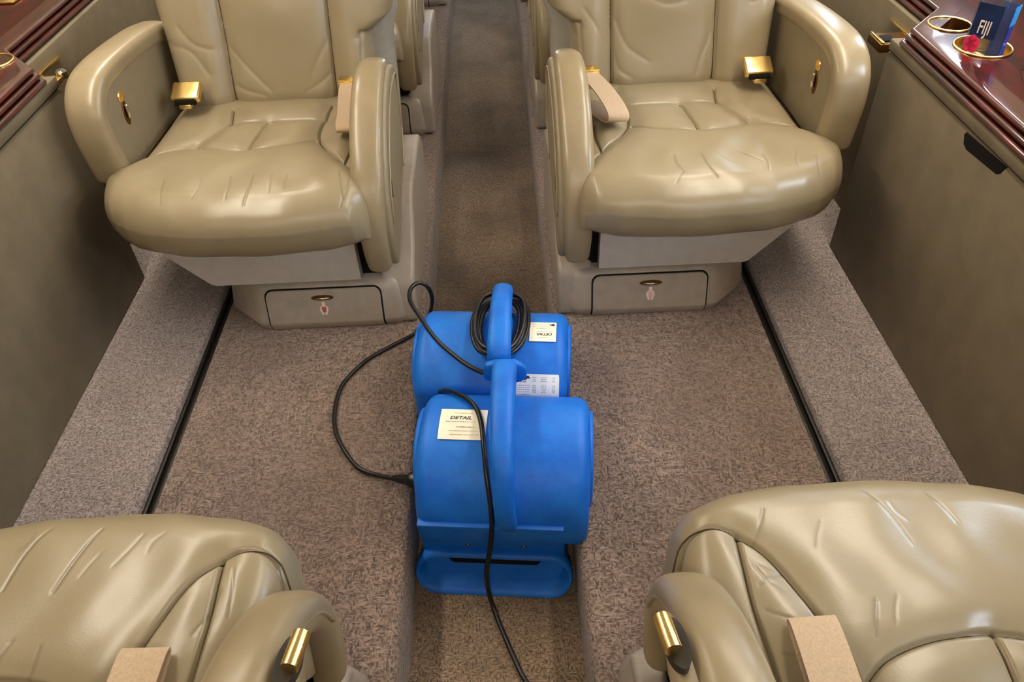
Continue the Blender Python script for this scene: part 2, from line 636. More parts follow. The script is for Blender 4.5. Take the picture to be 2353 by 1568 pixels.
# ceiling strip lamps
em = bpy.data.materials.new('lamp_glow')
em.use_nodes = True
nt = em.node_tree
nt.nodes.clear()
e = nt.nodes.new('ShaderNodeEmission')
e.inputs[0].default_value = LAMP_COLOR
e.inputs[1].default_value = LAMP_STRENGTH
nt.links.new(e.outputs[0], nt.nodes.new('ShaderNodeOutputMaterial').inputs[0])
em2 = em.copy()
em2.name = 'fill_glow'
[n for n in em2.node_tree.nodes if n.type == 'EMISSION'][0].inputs[1].default_value = FILL_STRENGTH
for s, side in ((-1, 'left'), (1, 'right')):
    for y0, y1, nm in ((-1.3, -0.45, 'near'), (0.75, 2.2, 'far'), (2.4, 3.9, 'rearmost')):
        lx = s * 0.92
        r = empty('ceiling_light', (lx, (y0 + y1) / 2, 1.835), 'long warm ceiling strip lamp over the %s %s seat' % (nm, side), 'lamp', 'ceiling strip lamps')
        h = (y1 - y0) / 2
        v, f = box(-0.075, 0.075, -h, h, -0.03, 0.03, 0.008)
        new_obj('lamp_housing', v, f, HEADLINER, r, autosmooth=40)
        v, f = box(-0.045, 0.045, -h + 0.02, h - 0.02, -0.036, -0.0295)
        new_obj('diffuser', v, f, em, r, smooth=False)


r = empty('fill_lamp', (0.0, -0.75, 1.93), 'unseen round fill lamp added behind the viewer', 'lamp')  # invented light source, put in to lift surfaces that face the viewer
v, f = cyl((0, 0, -0.01), 0.13, 0.04, 'Z', 32, bevel=0.006)
new_obj('lamp_housing', v, f, HEADLINER, r, autosmooth=40)
v, f = cyl((0, 0, -0.03), 0.09, 0.021, 'Z', 32, r2=0.11)
new_obj('diffuser', v, f, em2, r, autosmooth=40)


# ------------------------------------------------------------------ side cabinets and ledges
def ledge_path(s, off):
    # plan of the front edge of the ledge, moved outboard by off
    d = off
    return [(s * (1.0 + d), YA), (s * (1.0 + d), 1.752 + 0.41 * -d), (s * (1.115 + d), 1.875 - 0.41 * d), (s * (1.115 + d), 4.3)]


for s, side in ((-1, 'left'), (1, 'right')):
    # cabinet body below the ledge
    r = empty('side_cabinet', (s * 1.0, 1.0, P + 0.018),
              'tall brown padded side cabinet below the %s wooden ledge' % side, 'cabinet')
    ox, oy, oz = s * 1.0, 1.0, P + 0.018

    def loc(v):
        v = np.asarray(v, float).copy()
        v -= (ox, oy, oz)
        return v
    v, f = box(1.0, 1.40, YA + 0.02, 1.805, P + 0.018, 0.748, 0.006)
    v[:, 0] *= s
    new_obj('body', loc(v), f, CABINET, r, autosmooth=40, flip=s < 0)
    v, f = box(1.004, 1.40, YA + 0.02, 1.80, 0.744, 0.754, 0)
    v[:, 0] *= s
    new_obj('seam_gap', loc(v), f, BLACK, r, smooth=False, flip=s < 0)
    v, f = box(0.998, 1.40, YA + 0.02, 1.803, 0.752, 0.778, 0.003)
    v[:, 0] *= s
    new_obj('top_rail', loc(v), f, CABINET, r, autosmooth=40, flip=s < 0)
    # recessed pull handle
    v, f = prism_x([(1.243, 0.747), (1.252, 0.728), (1.262, 0.722), (1.375, 0.713), (1.39, 0.718), (1.40, 0.735), (1.395, 0.742)], 0.9985, 1.012, 0.001, 1)
    v[:, 0] *= s
    if s > 0:
        new_obj('pull_recess', loc(v), f, BLACK, r, autosmooth=40, flip=s < 0)
        v, f = prism_x([(1.247, 0.749), (1.254, 0.733), (1.30, 0.729), (1.30, 0.749)], 0.992, 0.997, 0.001, 1)
    # aft cabinet section, set further out
    r2 = empty('low_cabinet', (s * 1.1, 3.0, P + 0.018), 'low brown cabinet set back behind the far %s seat' % side, 'cabinet')
    v, f = box(1.10, 1.15, 1.81, 4.3, P + 0.018, 0.775, 0.004)
    v[:, 0] *= s
    v -= (s * 1.1, 3.0, P + 0.018)
    new_obj('panel_body', v, f, CABINET, r2, autosmooth=40, flip=s < 0)
    # brass strip and latch at the step in the cabinet
    v, f = box(1.092, 1.10, 1.84, 2.02, 0.735, 0.745, 0.002)
    v[:, 0] *= s
    v -= (s * 1.1, 3.0, P + 0.018)
    new_obj('brass_strip', v, f, GOLD, r2, autosmooth=40, flip=s < 0)

    # ledge
    lr = empty('side_ledge', (s * 1.2, 1.0, 0.778), 'glossy mahogany ledge with fluted edge along the %s wall' % side, 'ledge')
    base = np.array((s * 1.2, 1.0, 0.778))
    # fluted moulding: three half rounds stepping back
    prof = []
    for q in range(3):
        z0 = 0.778 + q * 0.0145
        for k in range(7):
            a = -math.pi / 2 + math.pi * k / 6
            prof.append((0.004 + q * 0.007 - 0.0085 * math.cos(a), z0 + 0.007 + 0.007 * math.sin(a)))
    prof += [(0.030, 0.8215), (0.06, 0.8215), (0.06, 0.778)]
    rings = []
    pts0 = ledge_path(s, 0.0)
    for i in range(4):
        ring = []
        for d, z in prof:
            ring.append((*ledge_path(s, d)[i], z))
        rings.append(ring)
    v, f = loft(rings)
    new_obj('fluted_moulding', v - base, f, WOOD_TRIM, lr, autosmooth=35, flip=s > 0)

    # top plates with holes for the cup holders
    def plate(poly, z0, z1):
        bm = bmesh.new()
        a = [bm.verts.new((x, y, z0)) for x, y in poly]
        b2 = [bm.verts.new((x, y, z1)) for x, y in poly]
        bm.faces.new(a)
        bm.faces.new(b2[::-1])
        n = len(poly)
        for i in range(n):
            j = (i + 1) % n
            bm.faces.new((a[j], a[i], b2[i], b2[j]))
        bmesh.ops.recalc_face_normals(bm, faces=bm.faces)
        return bm_to(bm)
    p = ledge_path(s, 0.055)
    cups = [(s * 1.102, 1.757, 0.046), (s * 1.112, 1.622, 0.058)]
    if s < 0:
        cups[0] = (-1.122, 1.79, 0.046)
        cups[1] = (-1.135, 1.64, 0.046)
    xsplit = 1.19

    def cut_holes(v, f, cups):
        """cut real circular holes through a plate with a boolean"""
        me = bpy.data.meshes.new('tmp')
        me.from_pydata(v.tolist(), [], f)
        ob = bpy.data.objects.new('tmp', me)
        COL.objects.link(ob)
        cutters = []
        for cx, cy, cr in cups:
            cv, cf = cyl((cx, cy, 0.70), cr, 0.2, 'Z', 48)
            cm = bpy.data.meshes.new('tmpc')
            cm.from_pydata(cv.tolist(), [], cf)
            bmx = bmesh.new(); bmx.from_mesh(cm); bmesh.ops.recalc_face_normals(bmx, faces=bmx.faces); bmx.to_mesh(cm); bmx.free()
            co = bpy.data.objects.new('tmpc', cm)
            COL.objects.link(co)
            cutters.append(co)
            md = ob.modifiers.new('b', 'BOOLEAN')
            md.object = co
            md.operation = 'DIFFERENCE'
            md.solver = 'EXACT'
        dg = bpy.context.evaluated_depsgraph_get()
        ev = ob.evaluated_get(dg)
        m2 = ev.to_mesh()
        V2 = np.array([q.co[:] for q in m2.vertices])
        F2 = [tuple(q.vertices) for q in m2.polygons]
        ev.to_mesh_clear()
        for c in cutters + [ob]:
            bpy.data.objects.remove(c)
        return V2, F2
    # inner strip (ends in the joint line), then the outer leaf
    poly = [p[0], p[1], p[2], (s * 1.42, p[2][1]), (s * 1.42, YA)]
    v, f = plate(poly, 0.79, 0.8205)
    v, f = cut_holes(v, f, cups)
    new_obj('ledge_top', v - base, f, WOOD, lr, smooth=False)
    poly = [(p[2][0], p[2][1]), (p[3][0], 4.3), (s * 1.42, 4.3), (s * 1.42, p[2][1])]
    v, f = plate(poly, 0.79, 0.8205)
    new_obj('ledge_top', v - base, f, WOOD, lr, smooth=False)
    # fine joint line of the fold-out table leaf
    jl = [(s * 1.105, YA + 0.1), (s * 1.105, 1.44), (s * 1.13, 1.50), (s * 1.40, 1.50)]
    for a, b2 in zip(jl[:-1], jl[1:]):
        v, f = tube([(a[0], a[1], 0.8203), (b2[0], b2[1], 0.8203)], 0.0009, 6)
        new_obj('table_joint', v - base, f, BLACK, lr)
    for cx, cy, cr in cups:
        ring = [(cx + cr * math.cos(t), cy + cr * math.sin(t), 0.8225) for t in np.linspace(0, 2 * math.pi, 48, endpoint=False)]
        v, f = tube(ring, 0.0028, 8, closed=True)
        ch = new_obj('cup_holder', v - base, f, GOLD, lr)
        prof2 = [(cr - 0.0005, 0.822), (cr - 0.002, 0.80), (cr - 0.004, 0.785), (0.001, 0.784), (0.001, 0.7795), (cr - 0.0005, 0.7795)]
        rings = [[(cx + rr * math.cos(t), cy + rr * math.sin(t), z) for t in np.linspace(0, 2 * math.pi, 40, endpoint=False)] for rr, z in prof2]
        v, f = loft(rings, caps=False)
        new_obj('cup_well', v - base, f, DARKGOLD if cr < 0.05 else GOLD, ch)

# brass ashtray lid let into the far end of the left ledge
for lo in [o for o in bpy.data.objects if o.name.startswith('side_ledge') and o.location.x < 0]:
    v, f = box(-1.33, -1.255, 2.20, 2.27, 0.8205, 0.828, 0.003)
    new_obj('ashtray_lid', v - np.array((-1.2, 1.0, 0.778)), f, GOLD, lo, autosmooth=40)

# brass latch with a dark slot beside the right ledge, and a small catch beside the left one
lt = tag(empty('cabinet_latch', (1.035, 1.90, 0.725)), 'small brass latch plate with black slot behind the right ledge corner', 'latch')
v, f = box(-0.025, 0.068, -0.035, 0.045, -0.01, 0.012, 0.004)
new_obj('latch_plate', v, f, DARKGOLD, lt, autosmooth=40)
v, f = box(-0.012, 0.02, -0.02, 0.018, 0.009, 0.016, 0.003)
new_obj('latch_slot', v, f, BLACK, lt, autosmooth=40)
v, f = box(-0.022, -0.014, -0.033, 0.043, 0.008, 0.017, 0.002)
new_obj('latch_rim', v, f, GOLD, lt, autosmooth=40)
lt = tag(empty('cabinet_latch', (-1.055, 1.90, 0.725)), 'small brass and chrome catch behind the left ledge corner', 'latch')
v, f = box(-0.048, 0.01, -0.06, 0.02, -0.006, 0.008, 0.003)
new_obj('latch_plate', v, f, GOLD, lt, autosmooth=40)
v, f = cyl((0.0, 0.03, -0.008), 0.014, 0.024, 'Z', 20, bevel=0.004)
new_obj('latch_knob', v, f, CHROME, lt, autosmooth=40)


# ------------------------------------------------------------------ club seats
def smoothstep(a, b, x):
    t = np.clip((x - a) / (b - a), 0, 1)
    return t * t * (3 - 2 * t)


def dist_poly(X, Y, poly):
    D = np.full(X.shape, 9.0)
    for (x0, y0), (x1, y1) in zip(poly[:-1], poly[1:]):
        dx, dy = x1 - x0, y1 - y0
        L = dx * dx + dy * dy + 1e-12
        t = np.clip(((X - x0) * dx + (Y - y0) * dy) / L, 0, 1)
        D = np.minimum(D, np.hypot(X - x0 - t * dx, Y - y0 - t * dy))
    return D


def grid_faces(nu, nv):
    a = (np.arange(nu - 1)[:, None] * nv + np.arange(nv - 1)[None, :]).ravel()
    return np.stack([a, a + nv, a + nv + 1, a + 1], 1)


def curve2(pts, n=10):
    return [tuple(p) for p in catmull(pts, n)]


# seam lines on the top of the cushion, (x, y) with y counted from the cushion front
SEAMS = [
    curve2([(0.892, 0.255), (0.83, 0.318), (0.712, 0.372)]),                         # outer front
    curve2([(0.705, 0.362), (0.64, 0.343), (0.568, 0.338), (0.47, 0.352), (0.40, 0.385)]),   # front of centre panel
    curve2([(0.385, 0.60), (0.392, 0.50), (0.394, 0.41), (0.362, 0.315), (0.30, 0.235), (0.262, 0.18), (0.235, 0.13)]),
    curve2([(0.666, 0.60), (0.654, 0.51), (0.676, 0.45), (0.712, 0.372)]),            # outer of centre panel
    curve2([(0.655, 0.51), (0.52, 0.517), (0.392, 0.508)]),                           # back roll
    curve2([(0.550, 0.51), (0.560, 0.43), (0.566, 0.338)]),                           # middle
    curve2([(0.300, 0.41), (0.292, 0.33), (0.296, 0.235)]),                           # small inner seam
]


# the two near seats show their own seam lines
SEAMS_NEAR = [
    curve2([(0.225, 0.16), (0.245, 0.112), (0.272, 0.098), (0.300, 0.102), (0.322, 0.116), (0.355, 0.152), (0.385, 0.215), (0.404, 0.268), (0.418, 0.313), (0.425, 0.40), (0.42, 0.60)]),
    curve2([(0.320, 0.116), (0.317, 0.165), (0.316, 0.235), (0.322, 0.33)]),
    curve2([(0.421, 0.325), (0.460, 0.294), (0.511, 0.276), (0.560, 0.269), (0.61, 0.268), (0.66, 0.285), (0.70, 0.325)]),
    curve2([(0.603, 0.268), (0.603, 0.30), (0.60, 0.36), (0.59, 0.48)]),
    curve2([(0.70, 0.60), (0.69, 0.48), (0.70, 0.325), (0.80, 0.27), (0.892, 0.22)]),
]


def cushion_mesh(wr, seams):
    x0, x1 = 0.232, 0.900
    nx, ns = 360, 400
    xs = np.linspace(0, 1, nx)
    xs = x0 + (x1 - x0) * (0.5 - 0.5 * np.cos(math.pi * xs)) * 0.45 + (x1 - x0) * xs * 0.55
    fk = np.array([(0.232, 0.10), (0.245, 0.062), (0.27, 0.038), (0.33, 0.016), (0.42, 0.003), (0.50, 0.0), (0.60, 0.004), (0.68, 0.014), (0.75, 0.034), (0.80, 0.058), (0.84, 0.09), (0.87, 0.13), (0.888, 0.17), (0.900, 0.22)])
    yf = np.interp(xs, fk[:, 0], fk[:, 1])
    for _ in range(6):
        yf[1:-1] = (yf[:-2] + 2 * yf[1:-1] + yf[2:]) / 4
    V = np.zeros((nx, ns, 3))
    S = np.zeros((nx, ns))
    for i, x in enumerate(xs):
        d = min(x - x0, x1 - x)
        rr = 0.075
        drop = rr * 0.75 * (1 - math.sqrt(max(0, 1 - ((rr - d) / rr) ** 2))) if d < rr else 0.0
        zt = 0.590 - drop
        R = 0.082
        y = yf[i]
        prof = [(0.66, 0.556 - drop), (0.60, 0.562 - drop), (0.50, 0.566 - drop), (0.40, 0.568 - drop), (0.33, 0.577 - drop), (0.25, zt - 0.004), (y + R + 0.05, zt)]
        for k in range(0, 9):
            a = k / 8 * math.pi / 2
            prof.append((y + R - R * math.sin(a) * 1.0, zt - R * 0.9 + R * 0.9 * math.cos(a)))
        prof += [(y + 0.006, zt - 0.108), (y + 0.022, 0.455), (y + 0.05, 0.440), (y + 0.10, 0.437), (y + 0.2, 0.437)]
        prof = np.array(prof)
        keep = np.concatenate([[True], np.diff(prof[:16, 0]) < -1e-4, np.ones(len(prof) - 16, bool)])[:len(prof)]
        prof = prof[keep]
        c = catmull(prof, 6)
        L = np.concatenate([[0], np.cumsum(np.linalg.norm(np.diff(c, axis=0), axis=1))])
        t = np.linspace(0, L[-1], ns)
        V[i, :, 0] = x
        V[i, :, 1] = np.interp(t, L, c[:, 0])
        V[i, :, 2] = np.interp(t, L, c[:, 1])
        S[i] = t
    # narrower where the arms stand beside it: keep the plan, pull the ends in a little behind the front
    X, Y, Z = V[..., 0], V[..., 1], V[..., 2]
    X[:] = np.where(X > 0.55, X - 0.055 * smoothstep(0.2, 0.36, Y) * smoothstep(0.55, 0.900, X), X)
    X[:] = np.where(X < 0.5, X + 0.03 * smoothstep(0.12, 0.3, Y) * (1 - smoothstep(0.232, 0.45, X)), X)
    # normals for displacement
    du = np.gradient(V, axis=0)
    dv = np.gradient(V, axis=1)
    nr = np.cross(du, dv)
    nr /= np.maximum(np.linalg.norm(nr, axis=2), 1e-9)[..., None]
    if nr[nx // 2, 40, 2] < 0:
        nr = -nr
    top = smoothstep(0.45, 0.52, Z) * smoothstep(0.02, 0.09, Y)
    disp = np.zeros((nx, ns))
    crease_shade = np.zeros((nx, ns))
    soft = 0.0045 if seams is SEAMS_NEAR else 0.0070
    for sm in seams:
        D = dist_poly(X, Y, sm)
        disp -= (0.0085 * np.exp(-(D / 0.0032) ** 2) + soft * np.exp(-(D / 0.022) ** 2)) * top
    # puff of the centre panel halves and soft sag
    disp += 0.004 * np.exp(-((X - 0.475) / 0.05) ** 2 - ((Y - 0.43) / 0.05) ** 2)
    disp += 0.004 * np.exp(-((X - 0.62) / 0.04) ** 2 - ((Y - 0.43) / 0.05) ** 2)
    # creases pressed into the leather, their shade put into the colour mask
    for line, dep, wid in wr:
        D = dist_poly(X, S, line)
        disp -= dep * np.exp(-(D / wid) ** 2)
        crease_shade = np.maximum(crease_shade, min(1.0, dep / 0.0022) * np.exp(-(D / 0.0023) ** 2))
    ph = np.random.rand(6) * 6
    disp += 0.0012 * np.sin(X * 60 + ph[0] + 3 * np.sin(S * 14 + ph[1])) * np.exp(-((S - 0.50) / 0.10) ** 2)
    disp += 0.0010 * np.sin(X * 37 - S * 25 + ph[2])
    V = V + nr * disp[..., None]
    F = [tuple(q) for q in grid_faces(nx, ns)]
    vv = V.reshape(-1, 3)
    F.append(tuple(range(0, ns)))
    F.append(tuple(range((nx - 1) * ns + ns - 1, (nx - 1) * ns - 1, -1)))
    # dark tubes in the seam grooves, standing in for the crevice shade
    lines = []
    for sm in seams:
        pts = []
        for (sx_, sy_) in sm:
            q = np.where(Z > 0.47, (X - sx_) ** 2 + (Y - sy_) ** 2, 9)
            k = np.unravel_index(np.argmin(q), q.shape)
            if q[k] < 0.0002:
                pts.append((sx_ if abs(X[k] - sx_) < 0.004 else X[k], sy_ if abs(Y[k] - sy_) < 0.004 else Y[k], V[k][2] + 0.0004))
        if len(pts) > 3:
            p = np.array(pts)
            p[1:-1] = (p[:-2] + 2 * p[1:-1] + p[2:]) / 4
            lines.append(tube(p, 0.0013, 6))
    return (vv, F), crease_shade.ravel(), lines


BK = 0.30                      # lean of the backrest


def back_mesh(wr):
    nx, nz = 210, 230
    zs = np.linspace(0.50, 1.24, nz)
    us = np.linspace(0, 1, nx)
    xi = np.interp(zs, [0.5, 0.62, 0.69, 0.715, 0.735, 0.76, 0.80, 1.0, 1.15, 1.24], [0.275, 0.268, 0.268, 0.262, 0.235, 0.205, 0.190, 0.185, 0.20, 0.27])
    xo = np.interp(zs, [0.5, 0.62, 0.69, 0.75, 0.80, 1.0, 1.15, 1.24], [0.825, 0.83, 0.835, 0.84, 0.845, 0.85, 0.84, 0.77])
    V = np.zeros((nx, nz, 3))
    R = 0.055
    DEP = 0.115
    for j, z in enumerate(zs):
        # front outline rounded at both sides, then straight back
        w = xo[j] - xi[j]
        k = np.linspace(0, 1, nx)
        # arclength style param: side, corner, front, corner, side
        side = DEP - R
        corner = R * math.pi / 2
        front = w - 2 * R
        tot = 2 * side + 2 * corner + front
        s = k * tot
        x = np.zeros(nx); d = np.zeros(nx)
        for i, q in enumerate(s):
            if q < side:
                x[i], d[i] = xi[j], -(side - q) - R
            elif q < side + corner:
                a = (q - side) / R
                x[i], d[i] = xi[j] + R - R * math.cos(a), -R + R * math.sin(a)
            elif q < side + corner + front:
                x[i], d[i] = xi[j] + R + (q - side - corner), 0
            elif q < side + 2 * corner + front:
                a = (q - side - corner - front) / R
                x[i], d[i] = xo[j] - R + R * math.sin(a), -R + R * math.cos(a)
            else:
                x[i], d[i] = xo[j], -R - (q - side - 2 * corner - front)
        V[:, j, 0] = x
        V[:, j, 1] = d
        V[:, j, 2] = z
    X, D, Z = V[..., 0].copy(), V[..., 1].copy(), V[..., 2].copy()
    fr = smoothstep(-0.05, -0.005, D)
    add = np.zeros_like(X)
    # bolsters stand proud of the slightly hollow centre panel
    ctr = 0.52
    add += 0.018 * smoothstep(0.13, 0.20, np.abs(X - ctr)) * fr
    add += 0.020 * np.exp(-((Z - 0.80) / 0.10) ** 2) * np.exp(-((X - ctr) / 0.11) ** 2)      # lumbar puff
    seams = [[(0.380, 0.49), (0.378, 0.62), (0.373, 0.80), (0.365, 1.24)], [(0.668, 0.49), (0.670, 0.60), (0.666, 0.80), (0.675, 1.24)]]
    for sm in seams:
        q = dist_poly(X, Z, curve2(sm))
        add -= (0.012 * np.exp(-(q / 0.0045) ** 2) + 0.011 * np.exp(-(q / 0.022) ** 2)) * fr
    # pucker where the shoulder wing starts
    q = dist_poly(X, Z, curve2([(0.19, 0.735), (0.24, 0.722), (0.285, 0.725)]))
    add -= 0.011 * np.exp(-(q / 0.006) ** 2) + 0.006 * np.exp(-(q / 0.02) ** 2)
    q = dist_poly(X, Z, curve2([(0.30, 0.50), (0.297, 0.62), (0.286, 0.725)]))
    add -= 0.004 * np.exp(-(q / 0.004) ** 2)
    for line, dep, wid in wr:
        q = dist_poly(X, Z, line)
        add -= dep * np.exp(-(q / wid) ** 2) + 0.6 * dep * np.exp(-(q / (3.5 * wid)) ** 2)
    add -= 0.02 * smoothstep(0.585, 0.51, Z) * fr       # tucks in behind the cushion
    add -= 0.05 * smoothstep(1.17, 1.24, Z)
    Yl = 0.635 + BK * (Z - 0.56) - (D + add)
    V[..., 1] = Yl
    F = [tuple(q) for q in grid_faces(nx, nz)]
    F.append(tuple(i * nz for i in range(nx - 1, -1, -1)))
    F.append(tuple(i * nz + nz - 1 for i in range(nx)))
    lines = []  # dark tubes imitating the shade in the backrest seams
    for sm in seams:
        pts = []
        for sx_, sz_ in curve2(sm):
            q = np.where(fr > 0.5, (X - sx_) ** 2 + (Z - sz_) ** 2, 9)
            k = np.unravel_index(np.argmin(q), q.shape)
            if 0.53 < sz_ < 1.2:
                pts.append((sx_, V[k][1] - 0.0004, sz_))
        p = np.array(pts)
        p[1:-1] = (p[:-2] + 2 * p[1:-1] + p[2:]) / 4
        lines.append(tube(p, 0.0015, 6))
    return (V.reshape(-1, 3), F), lines


def shell_mesh():
    rings = []
    for z in np.concatenate([[0.44], np.linspace(0.46, 1.18, 14), [1.205]]):
        t = 0.75 if z in (0.44, 1.205) else 1.0
        yc = 0.635 + BK * (z - 0.56) + 0.150
        hw = (0.325 if z > 0.7 else 0.305) * (1 if t == 1 else 0.95)
        rings.append([(0.52 + a, yc + b, z) for a, b in superell(2 * hw, 0.11 * t, 5, 32)])
    return loft(rings)


INNER_PATH = [(0.125, 0.350), (0.112, 0.41), (0.116, 0.48), (0.142, 0.55), (0.192, 0.612), (0.265, 0.665), (0.35, 0.700), (0.44, 0.708), (0.51, 0.690)]
OUTER_PATH = [(0.262, 0.555), (0.252, 0.61), (0.246, 0.67), (0.258, 0.725), (0.300, 0.760), (0.37, 0.770), (0.50, 0.763), (0.66, 0.745), (0.76, 0.725)]


def ribbon(path, wdir, width, th):
    path = np.asarray(path, float)
    m = len(path)
    T = np.gradient(path, axis=0)
    T /= np.linalg.norm(T, axis=1)[:, None]
    rings = []
    for i in range(m):
        w = np.asarray(wdir(i / (m - 1)) if callable(wdir) else wdir, float)
        w = w - T[i] * np.dot(w, T[i])
        w /= np.linalg.norm(w)
        n = np.cross(T[i], w)
        rings.append([path[i] + w * width / 2 + n * th / 2, path[i] - w * width / 2 + n * th / 2,
                      path[i] - w * width / 2 - n * th / 2, path[i] + w * width / 2 - n * th / 2])
    return loft(rings)


def tilt(vf, yc, zc, ang=0.42):
    v, f = vf
    v = v.copy()
    y, z = v[:, 1] - yc, v[:, 2] - zc
    v[:, 1] = yc + y * math.cos(ang) - z * math.sin(ang)
    v[:, 2] = zc + y * math.sin(ang) + z * math.cos(ang)
    return v, f


def build_seat(sx, sy, Y0, dx, label, wr_c, wr_b, near=False, twisted_belt=False, adx=None, seams=None, group='club seats', sign_red=True):
    root = empty('club_seat', (sx * 0.45, Y0 + sy * 0.3, P), label, 'seat', group)
    flip = sx * sy < 0
    adx = dx if adx is None else adx
    adx = float(adx) + 1e-9

    def put(name, vf, mat, parent=None, upper=True, autosmooth=None, smooth=True, crease_shade=None):
        v, f = vf
        v = np.asarray(v, float).copy()
        if upper is True:
            v[:, 0] += dx
        elif upper is not False:
            v[:, 0] += upper
        v[:, 0] = sx * (v[:, 0] - 0.45)
        v[:, 1] = sy * (v[:, 1] - 0.3)
        v[:, 2] -= P
        return new_obj(name, v, f, mat, parent or root, smooth=smooth, flip=flip, autosmooth=autosmooth, crease_shade=crease_shade)

    # --- base with drawer
    def base_ring(z, yfr, ins, cz=0.0):
        pts = [(0.215 + ins, yfr + 0.03), (0.222 + ins, yfr + 0.008), (0.24 + ins, yfr), (0.60 - ins, yfr), (0.615 - ins, yfr + 0.005), (0.70 - ins, yfr + 0.085), (0.705 - ins, yfr + 0.10), (0.705 - ins, 0.72), (0.215 + ins, 0.72)]
        return [(x, y, z) for x, y in pts]
    rings = [base_ring(P - 0.002, 0.108, 0.004), base_ring(P + 0.024, 0.096, 0.0), base_ring(P + 0.030, 0.0965, 0.001), base_ring(0.262, 0.117, 0.008),
             base_ring(0.276, 0.122, 0.012), base_ring(0.285, 0.132, 0.018), base_ring(0.288, 0.15, 0.03)]
    put('base', loft(rings), BASE, upper=False, autosmooth=50)
    # raised cowl on the aisle side
    poly = curve2([(0.105, 0.157), (0.115, 0.22), (0.135, 0.283), (0.175, 0.305), (0.25, 0.345), (0.315, 0.415), (0.38, 0.43), (0.60, 0.43), (0.70, 0.40), (0.72, 0.30), (0.72, 0.157)], 4)
    put('base_cowl', prism_round(poly, 0.226 if near else 0.188, 0.280, 0.012, 0.0), BASE, upper=False, autosmooth=50)

    def fr_y(z):
        return float(np.interp(z, [P, P + 0.024, P + 0.030, 0.262, 0.276], [0.107, 0.096, 0.0965, 0.117, 0.122]))

    def front_plate(x0, x1, z0, z1, off, rad, th=0.02):
        zs = [z0, P + 0.024, P + 0.030, z1 - rad]
        out = []
        for z in zs:
            out.append((x0, x1, z))
        for k in range(1, 5):
            a = k / 4 * math.pi / 2
            out.append((x0 + rad * (1 - math.cos(a)), x1 - rad * (1 - math.cos(a)), z1 - rad + rad * math.sin(a)))
        rings = []
        for a, b, z in out:
            rings.append([(a, fr_y(z) - off, z), (b, fr_y(z) - off, z), (b, fr_y(z) - off + th, z), (a, fr_y(z) - off + th, z)])
        return loft(rings)
    put('drawer_gap', front_plate(0.276, 0.584, P, 0.2765, 0.0015, 0.02), BLACK, upper=False, smooth=False)
    dr = put('drawer', front_plate(0.280, 0.580, P + 0.001, 0.273, 0.005, 0.018), BASE, upper=False, autosmooth=40)
    zc = 0.252
    yc = fr_y(zc) - 0.005
    xc = 0.432

    def face_plate(pts, off, th=0.002):
        """thin plate on the sloped drawer front from (x, z) outline points"""
        a = [(x, fr_y(z) - 0.005 - off, z) for x, z in pts]
        b = [(x, fr_y(z) - 0.005 - off + th, z) for x, z in pts]
        return loft([b, a])

    def disc(cx, cz, rx, rz, n=20):
        return [(cx + rx * math.cos(t), cz + rz * math.sin(t)) for t in np.linspace(0, 2 * math.pi, n, endpoint=False)]
    put('pull_recess', face_plate(disc(xc, zc, 0.030, 0.0075), 0.0006), DARKGOLD, dr, upper=False, smooth=False)
    put('pull_bar', tube([(xc - 0.020, yc - 0.003, zc), (xc, yc - 0.006, zc + 0.001), (xc + 0.020, yc - 0.003, zc)], [0.0015, 0.003, 0.0015], 8), CHROME, dr, upper=False)
    zs = 0.222
    white = disc(xc, zs + 0.0135, 0.0048, 0.0052)
    body = [(xc - 0.0045, zs + 0.009), (xc - 0.0105, zs + 0.003), (xc - 0.0112, zs - 0.004), (xc - 0.0085, zs - 0.011), (xc - 0.0062, zs - 0.0175), (xc - 0.0015, zs - 0.0175), (xc - 0.0015, zs - 0.011),
            (xc + 0.0015, zs - 0.011), (xc + 0.0015, zs - 0.0175), (xc + 0.0062, zs - 0.0175), (xc + 0.0085, zs - 0.011), (xc + 0.0112, zs - 0.004), (xc + 0.0105, zs + 0.003), (xc + 0.0045, zs + 0.009)]
    sg = put('life_vest_sign', join(face_plate(white, 0.0008), face_plate(body, 0.0008)), SIGNW, dr, upper=False, smooth=False)
    vest = [(xc - 0.0052, zs + 0.0065), (xc - 0.0025, zs + 0.0055), (xc, zs + 0.003), (xc + 0.0025, zs + 0.0055), (xc + 0.0052, zs + 0.0065), (xc + 0.0062, zs - 0.002), (xc + 0.004, zs - 0.0105), (xc - 0.004, zs - 0.0105), (xc - 0.0062, zs - 0.002)]
    put('vest_mark', face_plate(vest, 0.0014), SIGNR if sign_red else SIGNP, dr, upper=False, smooth=False)

    # --- skirt under the cushion
    sk = [(0.295, 0.452), (0.295, 0.292), (0.672, 0.292), (0.685, 0.297), (0.775, 0.395), (0.79, 0.452)]
    v, f = loft([[(x, 0.128, z) for x, z in sk], [(x, 0.122 + 0.008, z) for x, z in sk], [(x, 0.50, z) for x, z in sk]])
    put('skirt', (v, f), SKIRT, autosmooth=40)
    v, f = box(0.24, 0.66, 0.16, 0.68, 0.286, 0.44)
    put('seat_frame', (v, f), BLACK, smooth=False)

    # --- cushion, backrest, shell
    cm, crease_shade, lines = cushion_mesh(wr_c, seams or SEAMS)
    cu = put('seat_cushion', cm, LEATHER, crease_shade=crease_shade)
    for ln in lines:
        put('seam', ln, SEAM, cu)
    bm2, blines = back_mesh(wr_b)
    bk = put('backrest', bm2, LEATHER)
    for ln in blines:
        put('seam', ln, SEAM, bk)
    put('back_shell', shell_mesh(), SHELL)

    # --- aisle-side arm
    IP = [(y + (0.04 if near else 0.0), z) for y, z in INNER_PATH]
    path = catmull(IP, 16)
    m = len(path)
    q = np.linspace(0, 1, m)
